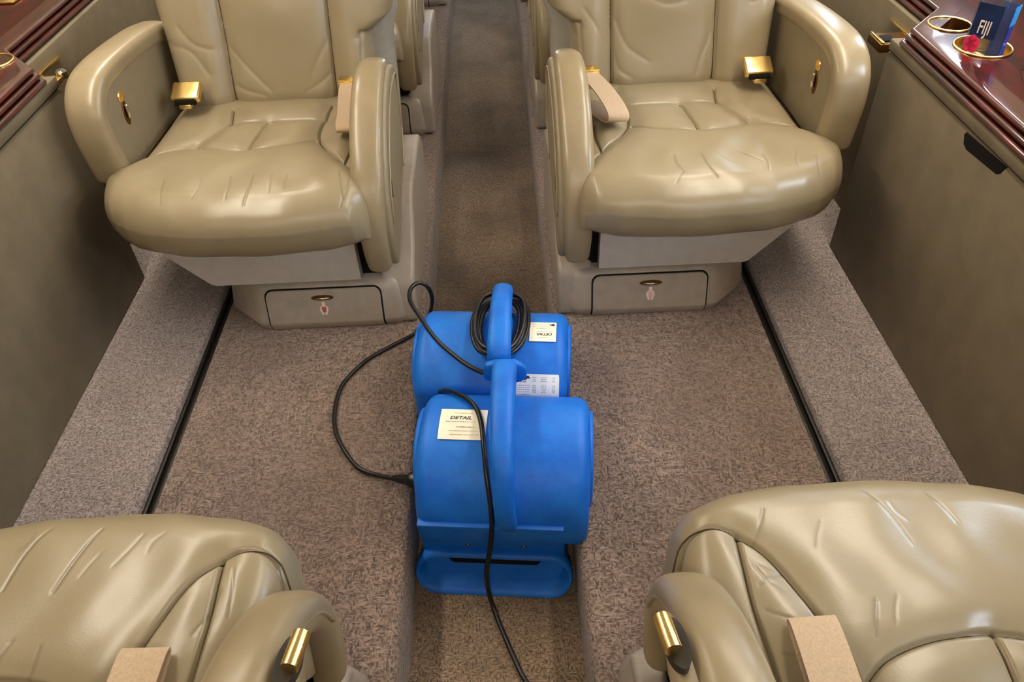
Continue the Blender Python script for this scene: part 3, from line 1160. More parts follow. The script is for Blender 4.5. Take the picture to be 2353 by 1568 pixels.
    wsc = np.interp(q, [0, 0.2, 0.45, 0.8, 1.0], [0.80, 0.88, 1.0, 0.98, 0.86])
    arm = put('arm_pad', sweep_yz(path, superell(0.084 if near else 0.080, 0.060, 2.6 if near else 3.0, 48), 0.252 if near else 0.236, np.stack([wsc, np.ones(m)], 1), 0.024), ARM_LEATHER, upper=adx)
    pan = [(y, z) for y, z in catmull(IP, 3)] + ([(0.53, 0.62), (0.50, 0.58), (0.42, 0.56), (0.32, 0.53), (0.24, 0.46), (0.20, 0.37), (0.17, 0.35)] if near else [(0.515, 0.62), (0.485, 0.52), (0.42, 0.455), (0.30, 0.415), (0.19, 0.37), (0.14, 0.35)])
    cpan = np.array(pan)
    pvf = prism_round(pan, 0.187, 0.262, 0.014 if near else 0.010, 0.014 if near else 0.012)
    if near:
        # the aisle face tapers towards the front and towards the foot
        pv = pvf[0]
        pv[:, 0] = np.where(pv[:, 0] < 0.23, pv[:, 0] + 0.034 * (1 - smoothstep(0.17, 0.36, pv[:, 1])) + 0.05 * smoothstep(0.62, 0.42, pv[:, 2]), pv[:, 0])
        pv[:, 0] = np.minimum(pv[:, 0], 0.262)
    pm = put('arm_side_panel', pvf, ARM_LEATHER if near else PANEL, autosmooth=50, upper=adx)
    edge = catmull([(y + 0.006, z - 0.018) for y, z in IP[2:]] + [(0.515, 0.62), (0.485, 0.52), (0.42, 0.455)], 5)
    ex = 0.232 - 0.052
    pts = [(0.1855, y, z) for y, z in edge]
    put('piping', tube([(0.2125, y, z + 0.028) for y, z in edge[:-12]] if near else pts, 0.0030, 8), ARM_LEATHER, pm, upper=adx)
    if near:
        # brass recline lever in a scooped recess on the aisle half of the pad
        rc = [(0.199 + 0.012 * math.cos(t) + 0.05 * math.sin(t) * 0.012, 0.322 + 0.034 * math.sin(t)) for t in np.linspace(0, 2 * math.pi, 28, endpoint=False)]
        zr = lambda x, y: 0.7075 + 0.30 * (y - 0.32) + min(0, (x - 0.196)) * 0.8
        put('lever_recess', loft([[(x, y, zr(x, y) - 0.012) for x, y in rc], [(x, y, zr(x, y) + 0.0012) for x, y in rc]]), DARKLEATHER, arm, autosmooth=40, upper=adx)
        lv = catmull([(0.186, 0.296, 0.714), (0.188, 0.316, 0.718), (0.191, 0.336, 0.720)], 4)
        put('recline_lever', tube(lv, 0.0100, 20), GOLD, arm, autosmooth=50, upper=adx)
    else:
        put('recline_slot', prism_x(curve2([(0.150, 0.52), (0.156, 0.545), (0.169, 0.56), (0.165, 0.535), (0.158, 0.515)], 3), 0.1825, 0.19, 0), BLACK, arm, smooth=False)

    # --- window-side arm
    path = catmull(OUTER_PATH, 16)
    m = len(path)
    oa = put('arm_pad', sweep_yz(path, superell(0.088, 0.056, 3.0, 48), 0.884, None, 0.02), ARM_LEATHER)
    pan = [(y, z) for y, z in catmull(OUTER_PATH, 3)] + [(0.78, 0.60), (0.70, 0.48), (0.30, 0.44)]
    put('arm_side_panel', prism_round(pan, 0.852, 0.912, 0.004, 0.0), PANEL, autosmooth=50)
    # ashtray-style latch on the inner face: round cap over an open slot
    lp = put('arm_latch', cyl((0.8485, 0.372, 0.706), 0.014, 0.006, 'X', 24, bevel=0.002), GOLD, oa, autosmooth=40)
    sl = curve2([(0.366, 0.694), (0.355, 0.665), (0.360, 0.640), (0.373, 0.636), (0.380, 0.660), (0.384, 0.690)], 4)
    put('latch_slot', prism_x(sl, 0.8495, 0.856, 0.001, 1), DARKGOLD, lp, autosmooth=40)
    put('latch_lever', tube(catmull([(0.847, 0.373, 0.687), (0.845, 0.369, 0.668), (0.846, 0.368, 0.652)], 4), 0.0045, 8), CHROME, lp)

    # --- seat belt: brass buckle on the window side, webbing with tongue on the aisle side
    bl = put('belt_buckle', tilt(box(0.732, 0.808, 0.545, 0.605, 0.612, 0.634, 0.005, 3), 0.575, 0.62), GOLD, autosmooth=40)
    put('buckle_slot', box(0.742, 0.800, 0.540, 0.59, 0.600, 0.613, 0.002), BLACK, bl, autosmooth=40)
    put('buckle_tongue', box(0.755, 0.788, 0.534, 0.58, 0.592, 0.603, 0.002), GOLD, bl, autosmooth=40)
    put('webbing_end', ribbon([(0.772, 0.59, 0.615), (0.776, 0.63, 0.612), (0.78, 0.66, 0.58)], (1, 0, 0), 0.05, 0.003), WEBBING, bl, autosmooth=40)
    if near:
        path = catmull([(0.372, 0.56, 0.60), (0.372, 0.45, 0.612), (0.374, 0.34, 0.612), (0.376, 0.27, 0.607), (0.377, 0.246, 0.598), (0.378, 0.262, 0.588), (0.378, 0.34, 0.586)], 6)
        wd = (1, 0.0, 0.05)
    elif twisted_belt:
        path = catmull([(0.300, 0.575, 0.628), (0.315, 0.50, 0.636), (0.335, 0.43, 0.632), (0.352, 0.365, 0.621), (0.357, 0.343, 0.607), (0.350, 0.350, 0.592), (0.325, 0.41, 0.586), (0.30, 0.47, 0.592)], 6)
        wd = (1, 0.30, -0.12)
    else:
        path = catmull([(0.322, 0.59, 0.622), (0.318, 0.52, 0.622), (0.313, 0.44, 0.604), (0.309, 0.385, 0.607), (0.307, 0.362, 0.599), (0.307, 0.372, 0.586), (0.310, 0.44, 0.584)], 6)
        wd = (1, 0.05, 0.0)
    wb = put('belt_webbing', ribbon(path, wd, 0.058, 0.003), WEBBING, autosmooth=50)
    ty = path[0][1]
    tx = path[0][0]
    tz = path[0][2]
    put('belt_tongue', join(box(tx - 0.034, tx + 0.034, ty - 0.004, ty + 0.030, tz + 0.001, tz + 0.008, 0.002), box(tx - 0.034, tx + 0.034, ty - 0.012, ty - 0.005, tz - 0.004, tz + 0.004, 0.002)), GOLD, wb, autosmooth=40)
    return root


def creases(specs):
    out = []
    for (x0, s0), (x1, s1), dep in specs:
        mx, ms = (x0 + x1) / 2 + random.uniform(-.006, .006), (s0 + s1) / 2
        out.append((curve2([(x0, s0), (mx, ms), (x1, s1)], 6), dep * 0.45, 0.0024))
    return out


cr_left = creases([((0.56, 0.50), (0.55, 0.60), 0.0018), ((0.51, 0.49), (0.505, 0.62), 0.002), ((0.46, 0.50), (0.455, 0.58), 0.0012), ((0.63, 0.50), (0.63, 0.59), 0.0014), ((0.425, 0.5), (0.42, 0.57), 0.0012),
                   ((0.30, 0.50), (0.285, 0.60), 0.002), ((0.275, 0.52), (0.29, 0.62), 0.0016), ((0.72, 0.50), (0.70, 0.60), 0.0014)])
cr_right = creases([((0.466, 0.49), (0.474, 0.57), 0.002), ((0.474, 0.57), (0.450, 0.61), 0.0014), ((0.532, 0.49), (0.545, 0.60), 0.0022), ((0.565, 0.48), (0.60, 0.54), 0.0016), ((0.62, 0.48), (0.665, 0.54), 0.0018), ((0.675, 0.51), (0.67, 0.58), 0.0016),
                    ((0.76, 0.50), (0.74, 0.57), 0.0016), ((0.80, 0.52), (0.79, 0.60), 0.0014)])
def ys(y):
    return 0.66 - y          # arc length on the flat top


cr_nl = creases([((0.505, ys(0.055)), (0.533, ys(0.155)), 0.003), ((0.58, ys(0.05)), (0.604, ys(0.15)), 0.003), ((0.49, ys(0.10)), (0.505, ys(0.135)), 0.0014), ((0.44, ys(0.07)), (0.465, ys(0.12)), 0.0012), ((0.41, ys(0.07)), (0.425, ys(0.10)), 0.001),
                 ((0.60, ys(0.06)), (0.61, ys(0.09)), 0.0012), ((0.56, ys(0.22)), (0.57, ys(0.28)), 0.002), ((0.52, ys(0.23)), (0.525, ys(0.29)), 0.0018), ((0.60, ys(0.21)), (0.615, ys(0.26)), 0.0016), ((0.31, ys(0.16)), (0.33, ys(0.22)), 0.0018), ((0.30, ys(0.13)), (0.29, ys(0.20)), 0.0016)])
cr_nr = creases([((0.519, ys(0.05)), (0.551, ys(0.142)), 0.0024), ((0.545, ys(0.075)), (0.56, ys(0.105)), 0.0014), ((0.606, ys(0.06)), (0.622, ys(0.114)), 0.0022), ((0.366, ys(0.075)), (0.34, ys(0.127)), 0.0016), ((0.44, ys(0.10)), (0.42, ys(0.14)), 0.0012),
                 ((0.325, ys(0.15)), (0.355, ys(0.17)), 0.0018), ((0.33, ys(0.19)), (0.365, ys(0.175)), 0.002), ((0.33, ys(0.16)), (0.36, ys(0.20)), 0.0018), ((0.33, ys(0.225)), (0.385, ys(0.25)), 0.002), ((0.335, ys(0.28)), (0.38, ys(0.29)), 0.0016), ((0.47, ys(0.22)), (0.455, ys(0.265)), 0.0024), ((0.50, ys(0.215)), (0.485, ys(0.25)), 0.0016)])


def bc(specs):
    return [(curve2(l, 5), d * 0.6, 0.0055) for l, d in specs]


bk_left = bc([([(0.655, 0.70), (0.60, 0.63), (0.56, 0.585)], 0.003), ([(0.655, 0.60), (0.62, 0.585), (0.58, 0.575)], 0.003), ([(0.39, 0.70), (0.43, 0.64), (0.45, 0.60)], 0.0025), ([(0.39, 0.62), (0.42, 0.60), (0.46, 0.58)], 0.003),
              ([(0.78, 0.76), (0.75, 0.72), (0.70, 0.70)], 0.003), ([(0.82, 0.72), (0.76, 0.70), (0.72, 0.64)], 0.0025)])
bk_right = bc([([(0.39, 0.72), (0.42, 0.66), (0.48, 0.62)], 0.003), ([(0.385, 0.64), (0.40, 0.60), (0.44, 0.575)], 0.003), ([(0.655, 0.68), (0.63, 0.62), (0.62, 0.58)], 0.003), ([(0.45, 0.80), (0.52, 0.765), (0.58, 0.77)], 0.0025),
               ([(0.30, 0.76), (0.33, 0.72), (0.35, 0.68)], 0.003), ([(0.76, 0.76), (0.80, 0.77), (0.82, 0.78)], 0.003)])

seat_fl = build_seat(-1, 1, 1.46, 0.030, 'beige leather club seat facing the viewer, left of the aisle, nearest of its row', cr_left, bk_left)
seat_fr = build_seat(1, 1, 1.46, 0.0, 'beige leather club seat with twisted belt webbing, facing the viewer beside the bottle ledge', cr_right, bk_right, twisted_belt=True, sign_red=False)
seat_nl = build_seat(-1, -1, 0.70, 0.035, 'beige leather club seat cut off at the lower left corner of the photo', cr_nl, bk_left, near=True, adx=0.0, seams=SEAMS_NEAR)
seat_nr = build_seat(1, -1, 0.70, 0.035, 'beige leather club seat cut off at the lower right corner of the photo', cr_nr, bk_right, near=True, adx=0.02, seams=SEAMS_NEAR)


def copy_tree(o, parent=None):
    c = o.copy()
    COL.objects.link(c)
    if parent is not None:
        c.parent = parent
    for ch in o.children:
        copy_tree(ch, c)
    return c


for src, side in ((seat_fl, 'left'), (seat_fr, 'right')):
    for dy, nm in ((1.075, 'mostly hidden behind the far %s seat, second row back' % side), (2.46, 'at the top edge of the photo, third row on the %s' % side)):
        c = copy_tree(src)
        c.location.y += dy
        c['label'] = 'beige club seat ' + nm


# ------------------------------------------------------------------ air movers
CY, CZ, CR, REAR = 0.175, 0.19, 0.16, 0.312
DX = 0.022                     # the drum sits slightly to one side of the base


def drum_pt(phi, extra=0.0):
    a = math.radians(phi)
    y = CY - (CR + extra) * math.cos(a)
    z = CZ + (CR + extra) * math.sin(a)
    return min(y, REAR + extra), z


def air_mover(loc, rot, label, hx, card, spec, back_mark):
    r = empty('air_mover', (loc[0], loc[1], 0.0), label, 'air mover', 'blue air movers', math.radians(rot))
    # drum housing with rounded shoulders
    prof = []
    for phi in np.arange(-12, 190, 3.0):
        prof.append(drum_pt(phi))
    prof = [(y, max(z, 0.158)) for y, z in prof]
    prof += [(REAR - 0.01, 0.158)]
    prof = np.array(prof)
    for _ in range(4):
        prof[1:-1] = (prof[:-2] + 2 * prof[1:-1] + prof[2:]) / 4
    cen = np.array((CY - 0.005, CZ + 0.02))
    rings = []
    hw, rr = 0.1735, 0.026
    steps = [math.pi / 2 * k / 6 for k in range(7)]
    seq = [(-(hw - rr) - rr * math.sin(a), rr * (1 - math.cos(a))) for a in reversed(steps)] + [(hw - rr + rr * math.sin(a), rr * (1 - math.cos(a))) for a in steps]
    for x, ins in seq:
        dv = prof - cen
        L = np.linalg.norm(dv, axis=1)[:, None]
        pp = prof - dv / L * ins
        rings.append([(DX + x, y, z) for y, z in pp])
    hs = new_obj('housing', *loft(rings), BLUE, r, autosmooth=60)
    # side intake rings with grille bars
    for sd in (-1, 1):
        ring = [(DX + sd * (hw + 0.001), CY + 0.095 * math.cos(t), CZ + 0.045 + 0.095 * math.sin(t)) for t in np.linspace(0, 2 * math.pi, 40, endpoint=False)]
        g = new_obj('intake_grille', *tube(ring, 0.006, 8, closed=True), BLUE, hs)
        v, f = cyl((DX + sd * (hw - 0.002) - (0.0 if sd < 0 else 0.0), CY, CZ + 0.045), 0.092, 0.003, 'X', 40)
        new_obj('intake_mesh', v, f, BLACK, g, autosmooth=40)
        for k in range(-3, 4):
            h = math.sqrt(0.092 ** 2 - (k * 0.024) ** 2)
            v, f = tube([(DX + sd * (hw + 0.002), CY + k * 0.024, CZ + 0.045 - h), (DX + sd * (hw + 0.002), CY + k * 0.024, CZ + 0.045 + h)], 0.0025, 6)
            new_obj('grille_bar', v, f, BLUE, g)
    # base block under the drum
    rings = []
    for y, w in ((0.036, 0.150), (0.06, 0.150), (0.20, 0.135), (0.30, 0.125)):
        rings.append([(x * w * 2, y - (0.018 if (z > 0.17 and y < 0.04) else 0) + (0.012 if (z < 0.05 and y < 0.04) else 0), z) for x, z in ((-0.5, 0.004), (0.5, 0.004), (0.5, 0.10), (0.5, 0.20), (0.47, 0.216), (-0.47, 0.216), (-0.5, 0.20), (-0.5, 0.10))])
    bs = new_obj('base_block', *loft(rings), BLUE, r, autosmooth=40)
    bmod = bs.modifiers.new('bevel', 'BEVEL'); bmod.width = 0.006; bmod.segments = 2; bmod.limit_method = 'ANGLE'
    # ledge line above the outlet
    v, f = box(-0.146, 0.146, 0.008, 0.03, 0.213, 0.219, 0.0025)
    new_obj('front_ridge', v, f, BLUE, bs, autosmooth=40)
    # outlet: stadium shaped lip around a dark slot
    def stadium(w, h, zc, n=12):
        rad = h / 2
        out = []
        for k in range(n + 1):
            a = -math.pi / 2 + math.pi * k / n
            out.append((w / 2 - rad + rad * math.cos(a), zc + rad * math.sin(a)))
        for k in range(n + 1):
            a = math.pi / 2 + math.pi * k / n
            out.append((-w / 2 + rad + rad * math.cos(a), zc + rad * math.sin(a)))
        return out
    zc = 0.048
    seq = [(0.312, 0.088, 0.045), (0.322, 0.092, 0.012), (0.334, 0.096, 0.0), (0.336, 0.096, -0.012), (0.330, 0.091, -0.017), (0.318, 0.079, -0.017), (0.308, 0.070, -0.010), (0.300, 0.064, 0.012), (0.296, 0.060, 0.0175)]
    rings = [[(x, y + 0.42 * z, z) for x, z in stadium(w, h, zc)] for w, h, y in seq]
    lip = new_obj('outlet_lip', *loft(rings, caps=False), BLUE, r, autosmooth=50)
    rings = [[(x, y + 0.42 * z, z) for x, z in stadium(0.30, 0.064, zc)] for y in (0.0165, 0.0178)]
    new_obj('outlet_back', *loft(rings), BLUE, lip, autosmooth=40)
    rings = [[(x, y + 0.42 * z, z) for x, z in stadium(0.20, 0.032, zc + 0.014)] for y in (0.0150, 0.0168)]
    new_obj('outlet_slot', *loft(rings), BLACK, lip, autosmooth=40)
    for x in (-0.052, 0.064):
        v, f = cyl((x, 0.0325, 0.122), 0.0075, 0.006, 'Y', 16)
        sc = new_obj('screw', v, f, INK, bs, autosmooth=40)
        v, f = cyl((x, 0.0305, 0.122), 0.0026, 0.004, 'Y', 12)
        new_obj('screw_head', v, f, CHROME, sc, autosmooth=40)
    # carry handle
    hp = catmull([(0.030, 0.205), (0.012, 0.245), (0.020, 0.305), (0.050, 0.360), (0.10, 0.395), (0.17, 0.409), (0.245, 0.404), (0.290, 0.388), (0.294, 0.35), (0.280, 0.29)], 6)
    m = len(hp)
    q = np.linspace(0, 1, m)
    wsc = np.interp(q, [0, 0.15, 0.5, 0.75, 1], [0.86, 0.88, 1.02, 1.12, 1.0])
    hd = new_obj('handle', *sweep_yz(hp, superell(0.047, 0.034, 2.6, 24), 0.0, np.stack([wsc, np.ones(m)], 1), 0.01, np.interp(q, [0, 0.7, 1], hx)), BLUE, r)
    # cord-wrap flange with two ears
    xf = hx[1]
    ear = curve2([(xf - 0.020, 0.402), (xf - 0.030, 0.398), (xf - 0.043, 0.392), (xf - 0.047, 0.372), (xf - 0.044, 0.352), (xf - 0.022, 0.345), (xf + 0.022, 0.345), (xf + 0.042, 0.358), (xf + 0.044, 0.380), (xf + 0.036, 0.394), (xf + 0.020, 0.404)], 3)
    rings = [[(xf + (x - xf) * k, y, 0.375 + (z - 0.375) * k) for x, z in ear] for y, k in ((0.284, 0.90), (0.287, 1.0), (0.298, 1.0), (0.301, 0.90))]
    if not back_mark:
        new_obj('cord_flange', *loft(rings), BLUE, hd, autosmooth=50)
    # stuck-on labels that follow the drum
    PH = np.arange(40, 175, 0.5)
    PT = np.array([drum_pt(p, 0.0012) for p in PH])
    AL = np.concatenate([[0], np.cumsum(np.linalg.norm(np.diff(PT, axis=0), axis=1))])

    def on_drum(v, x0, a0, lift):
        v = np.asarray(v, float)
        out = np.zeros((len(v), 3))
        a = a0 + v[:, 1]
        y = np.interp(a, AL, PT[:, 0]); z = np.interp(a, AL, PT[:, 1])
        y2 = np.interp(a + 0.002, AL, PT[:, 0]); z2 = np.interp(a + 0.002, AL, PT[:, 1])
        tl = np.hypot(y2 - y, z2 - z)
        ny, nz = -(z2 - z) / tl, (y2 - y) / tl
        out[:, 0] = x0 + v[:, 0]
        out[:, 1] = y + ny * lift
        out[:, 2] = z + nz * lift
        return out

    def rect(w, h, cut=0.0, n=8):
        V, F = [], []
        for k in range(n + 1):
            yy = -h / 2 + h * k / n
            c = cut * max(0, (yy / (h / 2) - 0.7) / 0.3)
            V += [(-w / 2 + c, yy, 0), (w / 2 - c * 0.3, yy, 0)]
        for k in range(n):
            F.append((2 * k, 2 * k + 1, 2 * k + 3, 2 * k + 2))
        return np.array(V), F

    def arc_at(phi):
        return float(np.interp(phi, PH, AL))

    def stick(name, parent, vf, mat, x0, a0, lift):
        v, f = vf
        n = len(v)
        top = on_drum(v, x0, a0, lift)
        bot = on_drum(v, x0, a0, lift - 0.0006)
        F = [tuple(reversed(q)) for q in f] + [tuple(i + n for i in q) for q in f]
        return new_obj(name, np.concatenate([top, bot]), [tuple(reversed(q)) for q in F], mat, parent, smooth=False)

    def bars(rows):
        vs = []
        for cx, cy, w, h in rows:
            n = max(1, int(w / 0.004))
            for k in range(n):
                ww = w / n * random.uniform(0.55, 0.95)
                x = cx - w / 2 + (k + 0.5) * w / n
                hh = h * random.uniform(0.6, 1.0)
                vs.append((np.array([(x - ww / 2, cy - hh / 2, 0), (x + ww / 2, cy - hh / 2, 0), (x + ww / 2, cy + hh / 2, 0), (x - ww / 2, cy + hh / 2, 0)]), [(0, 1, 2, 3)]))
        return join(*vs)
    if card:
        cx, phi, w, h = card
        a0 = arc_at(phi)
        cd = stick('business_card', hs, rect(w, h, 0), WHITE, cx, a0, 0.0008)
        v, f = text_mesh('DETAIL', h * 0.155, shear=0.25, bold=0.0003)
        v[:, 0] = v[:, 0] * 1.15 - w * 0.06
        v[:, 1] += h * 0.17
        stick('card_title', cd, (v, f), INK, cx, a0, 0.0012)
        stick('card_print', cd, bars([(-w * 0.02, h * 0.34, w * 0.40, h * 0.022), (-w * 0.06, h * 0.04, w * 0.62, h * 0.03), (w * 0.06, -h * 0.13, w * 0.40, h * 0.04), (w * 0.04, -h * 0.25, w * 0.64, h * 0.022), (w * 0.04, -h * 0.36, w * 0.62, h * 0.022)]), GREYINK, cx, a0, 0.0012)
        if back_mark:
            v = np.array([(-0.45, -0.34, 0), (-0.38, -0.42, 0), (-0.30, -0.36, 0), (-0.18, -0.38, 0), (-0.30, -0.30, 0), (-0.40, -0.26, 0)]) * (w, h, 1)
            stick('card_mark', cd, (v, [(0, 1, 2, 3, 4, 5)]), INK, cx, a0, 0.0012)
    if spec:
        cx, phi, w, h = spec
        a0 = arc_at(phi)
        # seen from behind the unit: text runs the other way round
        def turn(vf):
            v, f = vf
            v = v.copy()
            v[:, :2] *= -1
            return v, f
        sp = stick('rating_label', hs, turn(rect(w, h, w * 0.05)), WHITEL, cx, a0, 0.0008)
        bear = np.array([(-0.42, 0.27), (-0.42, 0.33), (-0.38, 0.40), (-0.30, 0.43), (-0.22, 0.42), (-0.18, 0.44), (-0.16, 0.38), (-0.13, 0.33), (-0.17, 0.31), (-0.21, 0.31), (-0.22, 0.25), (-0.27, 0.25), (-0.29, 0.31), (-0.34, 0.31), (-0.36, 0.25), (-0.42, 0.25)])
        v = np.concatenate([bear * (w, h), np.zeros((len(bear), 1))], 1)
        stick('bear_logo', sp, turn((v, [tuple(range(len(bear)))])), INK, cx, a0, 0.0012)
        v, f = text_mesh('B-AIR', h * 0.10, bold=0.0001)
        v[:, 0] -= w * 0.29
        v[:, 1] += h * 0.17
        stick('logo_name', sp, turn((v, f)), INK, cx, a0, 0.0012)
        rows = []
        for bx, bw in ((-0.05, 0.12), (0.16, 0.16), (0.38, 0.10)):
            for by in (0.36, 0.28, 0.20, 0.02, -0.05, -0.12, -0.19, -0.26):
                rows.append((bx * w, by * h, bw * w * random.uniform(0.5, 1), h * 0.035))
        for by in (0.02, -0.07, -0.16, -0.25, -0.36, -0.42):
            rows.append((-0.28 * w, by * h, 0.28 * w, h * 0.028))
        stick('label_print', sp, turn(bars(rows)), GREYINK, cx, a0, 0.0012)
    return r


A_LOC, A_ROT = (-0.003, 0.852), -5.5
B_LOC, B_ROT = (0.056, 1.476), 174.0
am_a = air_mover(A_LOC, A_ROT, 'blue plastic air mover in front, its wide outlet slot facing the viewer', (0.036, 0.018, 0.014), (-0.060, 86.0, 0.095, 0.076), None, False)
am_b = air_mover(B_LOC, B_ROT, 'blue plastic air mover behind, turned away, with cord wrapped round its handle', (0.014, -0.004, -0.006), (-0.094, 92.0, 0.060, 0.062), (-0.084, 140.0, 0.100, 0.052), True)


def WL(o, rot, x, y, z):
    t = math.radians(rot)
    return (o[0] + x * math.cos(t) - y * math.sin(t), o[1] + x * math.sin(t) + y * math.cos(t), z)


# cord of the front unit: over the drum, down the outlet and along the aisle floor
pts = []
for phi, x in ((150, -0.135), (135, -0.115), (122, -0.088), (110, -0.058), (98, -0.036), (84, -0.022), (66, -0.013), (45, -0.004), (25, 0.004), (8, 0.004)):
    y, z = drum_pt(phi, 0.008)
    pts.append(WL(A_LOC, A_ROT, x, y, z))
pts += [WL(A_LOC, A_ROT, -0.001, -0.010, 0.165), WL(A_LOC, A_ROT, -0.010, -0.022, 0.105), WL(A_LOC, A_ROT, -0.008, -0.030, 0.045)]
pts += [(-0.004, 0.800, 0.009), (0.012, 0.755, 0.005), (0.033, 0.70, 0.005), (0.052, 0.655, 0.005), (0.082, 0.610, 0.005), (0.115, 0.55, 0.005), (0.13, 0.45, 0.005), (0.10, 0.30, 0.005), (0.06, 0.1, 0.005)]
c2 = empty('power_cord', pts[0], 'black power cord draped over the front air mover, trailing down the aisle', 'cord', 'black power cords')
v, f = tube(catmull(pts, 8), 0.0052, 12)
new_obj('cable', v - np.array(pts[0]), f, RUBBER, c2)

# cord of the rear unit: wound on its handle, looping over the left platform into the side of the front unit
o0 = np.array((-0.20, 1.05, 0.185))
ca = empty('power_cord', o0, 'black power cord wound on the rear air mover and looping over the left carpet', 'cord', 'black power cords')
lead = [(-0.209, 1.023, 0.18), (-0.256, 1.047, 0.166), (-0.299, 1.076, 0.161), (-0.341, 1.138, 0.161), (-0.365, 1.198, 0.161), (-0.372, 1.268, 0.161), (-0.362, 1.341, 0.161), (-0.316, 1.416, 0.161), (-0.254, 1.468, 0.162), (-0.193, 1.506, 0.17), (-0.153, 1.516, 0.22), (-0.136, 1.491, 0.29), (-0.141, 1.49, 0.33), (-0.16, 1.487, 0.35), (-0.18, 1.468, 0.35), (-0.181, 1.427, 0.345), (-0.152, 1.355, 0.352), (-0.111, 1.263, 0.365), (-0.065, 1.197, 0.37), (-0.028, 1.163, 0.366), (0.002, 1.150, 0.362), (0.03, 1.17, 0.356)]
v, f = tube(catmull(lead, 8), 0.0052, 12)
new_obj('cable', v - o0, f, RUBBER, ca)
pl = catmull([(-0.140, 1.000, 0.196), (-0.165, 1.006, 0.193), (-0.190, 1.015, 0.187), (-0.212, 1.024, 0.180)], 4)
v, f = tube(pl, np.interp(np.linspace(0, 1, len(pl)), [0, 0.45, 0.5, 0.8, 1], [0.017, 0.017, 0.012, 0.009, 0.0065]), 14)
new_obj('plug', v - o0, f, RUBBER, ca, autosmooth=50)
for k in range(5):
    hwid = (0.043, 0.050, 0.057, 0.064, 0.056)[k]
    zz = (0.366, 0.366, 0.364, 0.360, 0.376)[k]
    y0, y1 = 0.085 - 0.005 * k, 0.272
    ring = []
    for t in np.linspace(0, 2 * math.pi, 36, endpoint=False):
        cx, sy_ = math.cos(t), math.sin(t)
        xx = 0.004 + hwid * math.copysign(abs(cx) ** 0.6, cx) * (0.82 + 0.18 * (1 if sy_ < 0 else 1 - sy_))
        yy = (y0 + y1) / 2 + (y1 - y0) / 2 * math.copysign(abs(sy_) ** 0.75, sy_)
        # hang down at the far end where the drum falls away
        ring.append(WL(B_LOC, B_ROT, xx, yy, zz - 0.012 * max(0, -sy_) + 0.002 * math.sin(3 * t + k)))
    ring = catmull(ring, 2, closed=True)
    v, f = tube(ring, 0.0052, 10, closed=True)
    new_obj('wound_loop', v - o0, f, RUBBER, ca)


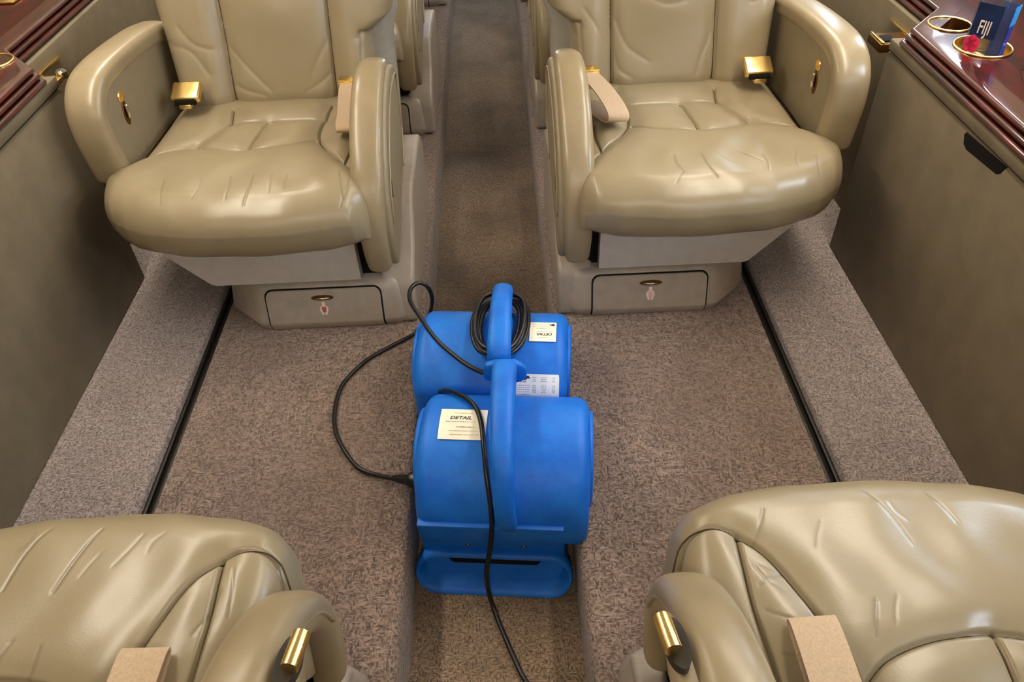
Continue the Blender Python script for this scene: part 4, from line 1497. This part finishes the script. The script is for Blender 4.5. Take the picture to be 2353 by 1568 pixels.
# ------------------------------------------------------------------ water bottle in the right cup holder
def bottle(loc, rot):
    r = empty('water_bottle', loc, 'clear square water bottle with pink flower and blue edge standing in brass cup holder', 'bottle', None, math.radians(rot))
    bm_ = bpy.data.materials.new('bottle_plastic')
    bm_.use_nodes = True
    b = bm_.node_tree.nodes['Principled BSDF']
    b.inputs['Base Color'].default_value = lin((70, 78, 95))
    b.inputs['Roughness'].default_value = 0.06
    b.inputs['Alpha'].default_value = 0.38
    hw = 0.033
    prof = [(0.90, 0.0), (1.0, 0.004), (1.0, 0.012), (0.97, 0.02), (1.0, 0.028), (1.0, 0.125), (0.95, 0.14), (0.72, 0.158), (0.45, 0.168), (0.42, 0.172), (0.42, 0.185)]
    rings = [[(a * k, bb * k, z) for a, bb in superell(2 * hw, 2 * hw, 7 if k > 0.9 else 3, 32)] for k, z in prof]
    body = new_obj('bottle_body', *loft(rings), bm_, r, autosmooth=40)
    v, f = cyl((0, 0, 0.176), 0.0155, 0.022, 'Z', 28, bevel=0.002)
    new_obj('cap', v, f, make_plain('cap_blue', (30, 90, 190), 0.4, 0, 0.03, 20, 0.0), r, autosmooth=40)
    navy = make_plain('label_navy', (20, 36, 70), 0.3, 0, 0.25, 30, 0.0)
    blue = make_plain('label_blue', (22, 62, 170), 0.3, 0, 0.25, 25, 0.0)
    cyan = make_plain('label_cyan', (40, 150, 220), 0.3, 0, 0.1, 25, 0.0)
    pink = make_plain('label_pink', (214, 40, 92), 0.4, 0, 0.15, 40, 0.0)
    pinkd = make_plain('label_crimson', (150, 16, 46), 0.4, 0, 0.1, 40, 0.0)
    e = hw + 0.0006
    # left face carries the dark label with the white name
    v, f = box(-e - 0.0006, -e, -0.026, 0.026, 0.066, 0.135)
    lb = new_obj('front_label', v, f, navy, body, smooth=False)
    v, f = text_mesh('FIJI', 0.034, bold=0.0004)
    v3 = np.stack([np.full(len(v), -e - 0.0011), -v[:, 0] * 0.62, v[:, 1] * 1.15 + 0.086], 1)
    new_obj('name_lettering', v3, f, SIGNW, lb, smooth=False)
    # pink flower at the lower corner of the left face
    petals = []
    for k in range(5):
        t = math.pi * 2 * k / 5 + 0.3
        cy, cz = 0.009 * math.cos(t), 0.010 * math.sin(t)
        pp = [(-e - 0.0012, 0.014 + cy + 0.0088 * math.cos(q), 0.050 + cz + 0.0095 * math.sin(q)) for q in np.linspace(0, 2 * math.pi, 14, endpoint=False)]
        petals.append(loft([pp, [(x - 0.0004, y, z) for x, y, z in pp]]))
    fl = new_obj('flower_print', *join(*petals), pink, body, smooth=False)
    pp = [(-e - 0.0018, 0.014 + 0.005 * math.cos(q), 0.050 + 0.006 * math.sin(q)) for q in np.linspace(0, 2 * math.pi, 14, endpoint=False)]
    new_obj('flower_centre', *loft([pp, [(x - 0.0004, y, z) for x, y, z in pp]]), pinkd, fl, smooth=False)
    # blue print round the right corner
    v, f = box(0.010, e, -e - 0.0006, -e, 0.006, 0.125)
    be = new_obj('blue_print', v, f, blue, body, smooth=False)
    v, f = box(e, e + 0.0006, -e, 0.0, 0.006, 0.125)
    new_obj('blue_side', v, f, blue, be, smooth=False)
    v, f = box(0.004, e + 0.0004, -e - 0.0012, -e - 0.0006, 0.085, 0.126)
    new_obj('cyan_print', v, f, cyan, be, smooth=False)
    return r


bottle((1.112, 1.622, 0.7848), 40)
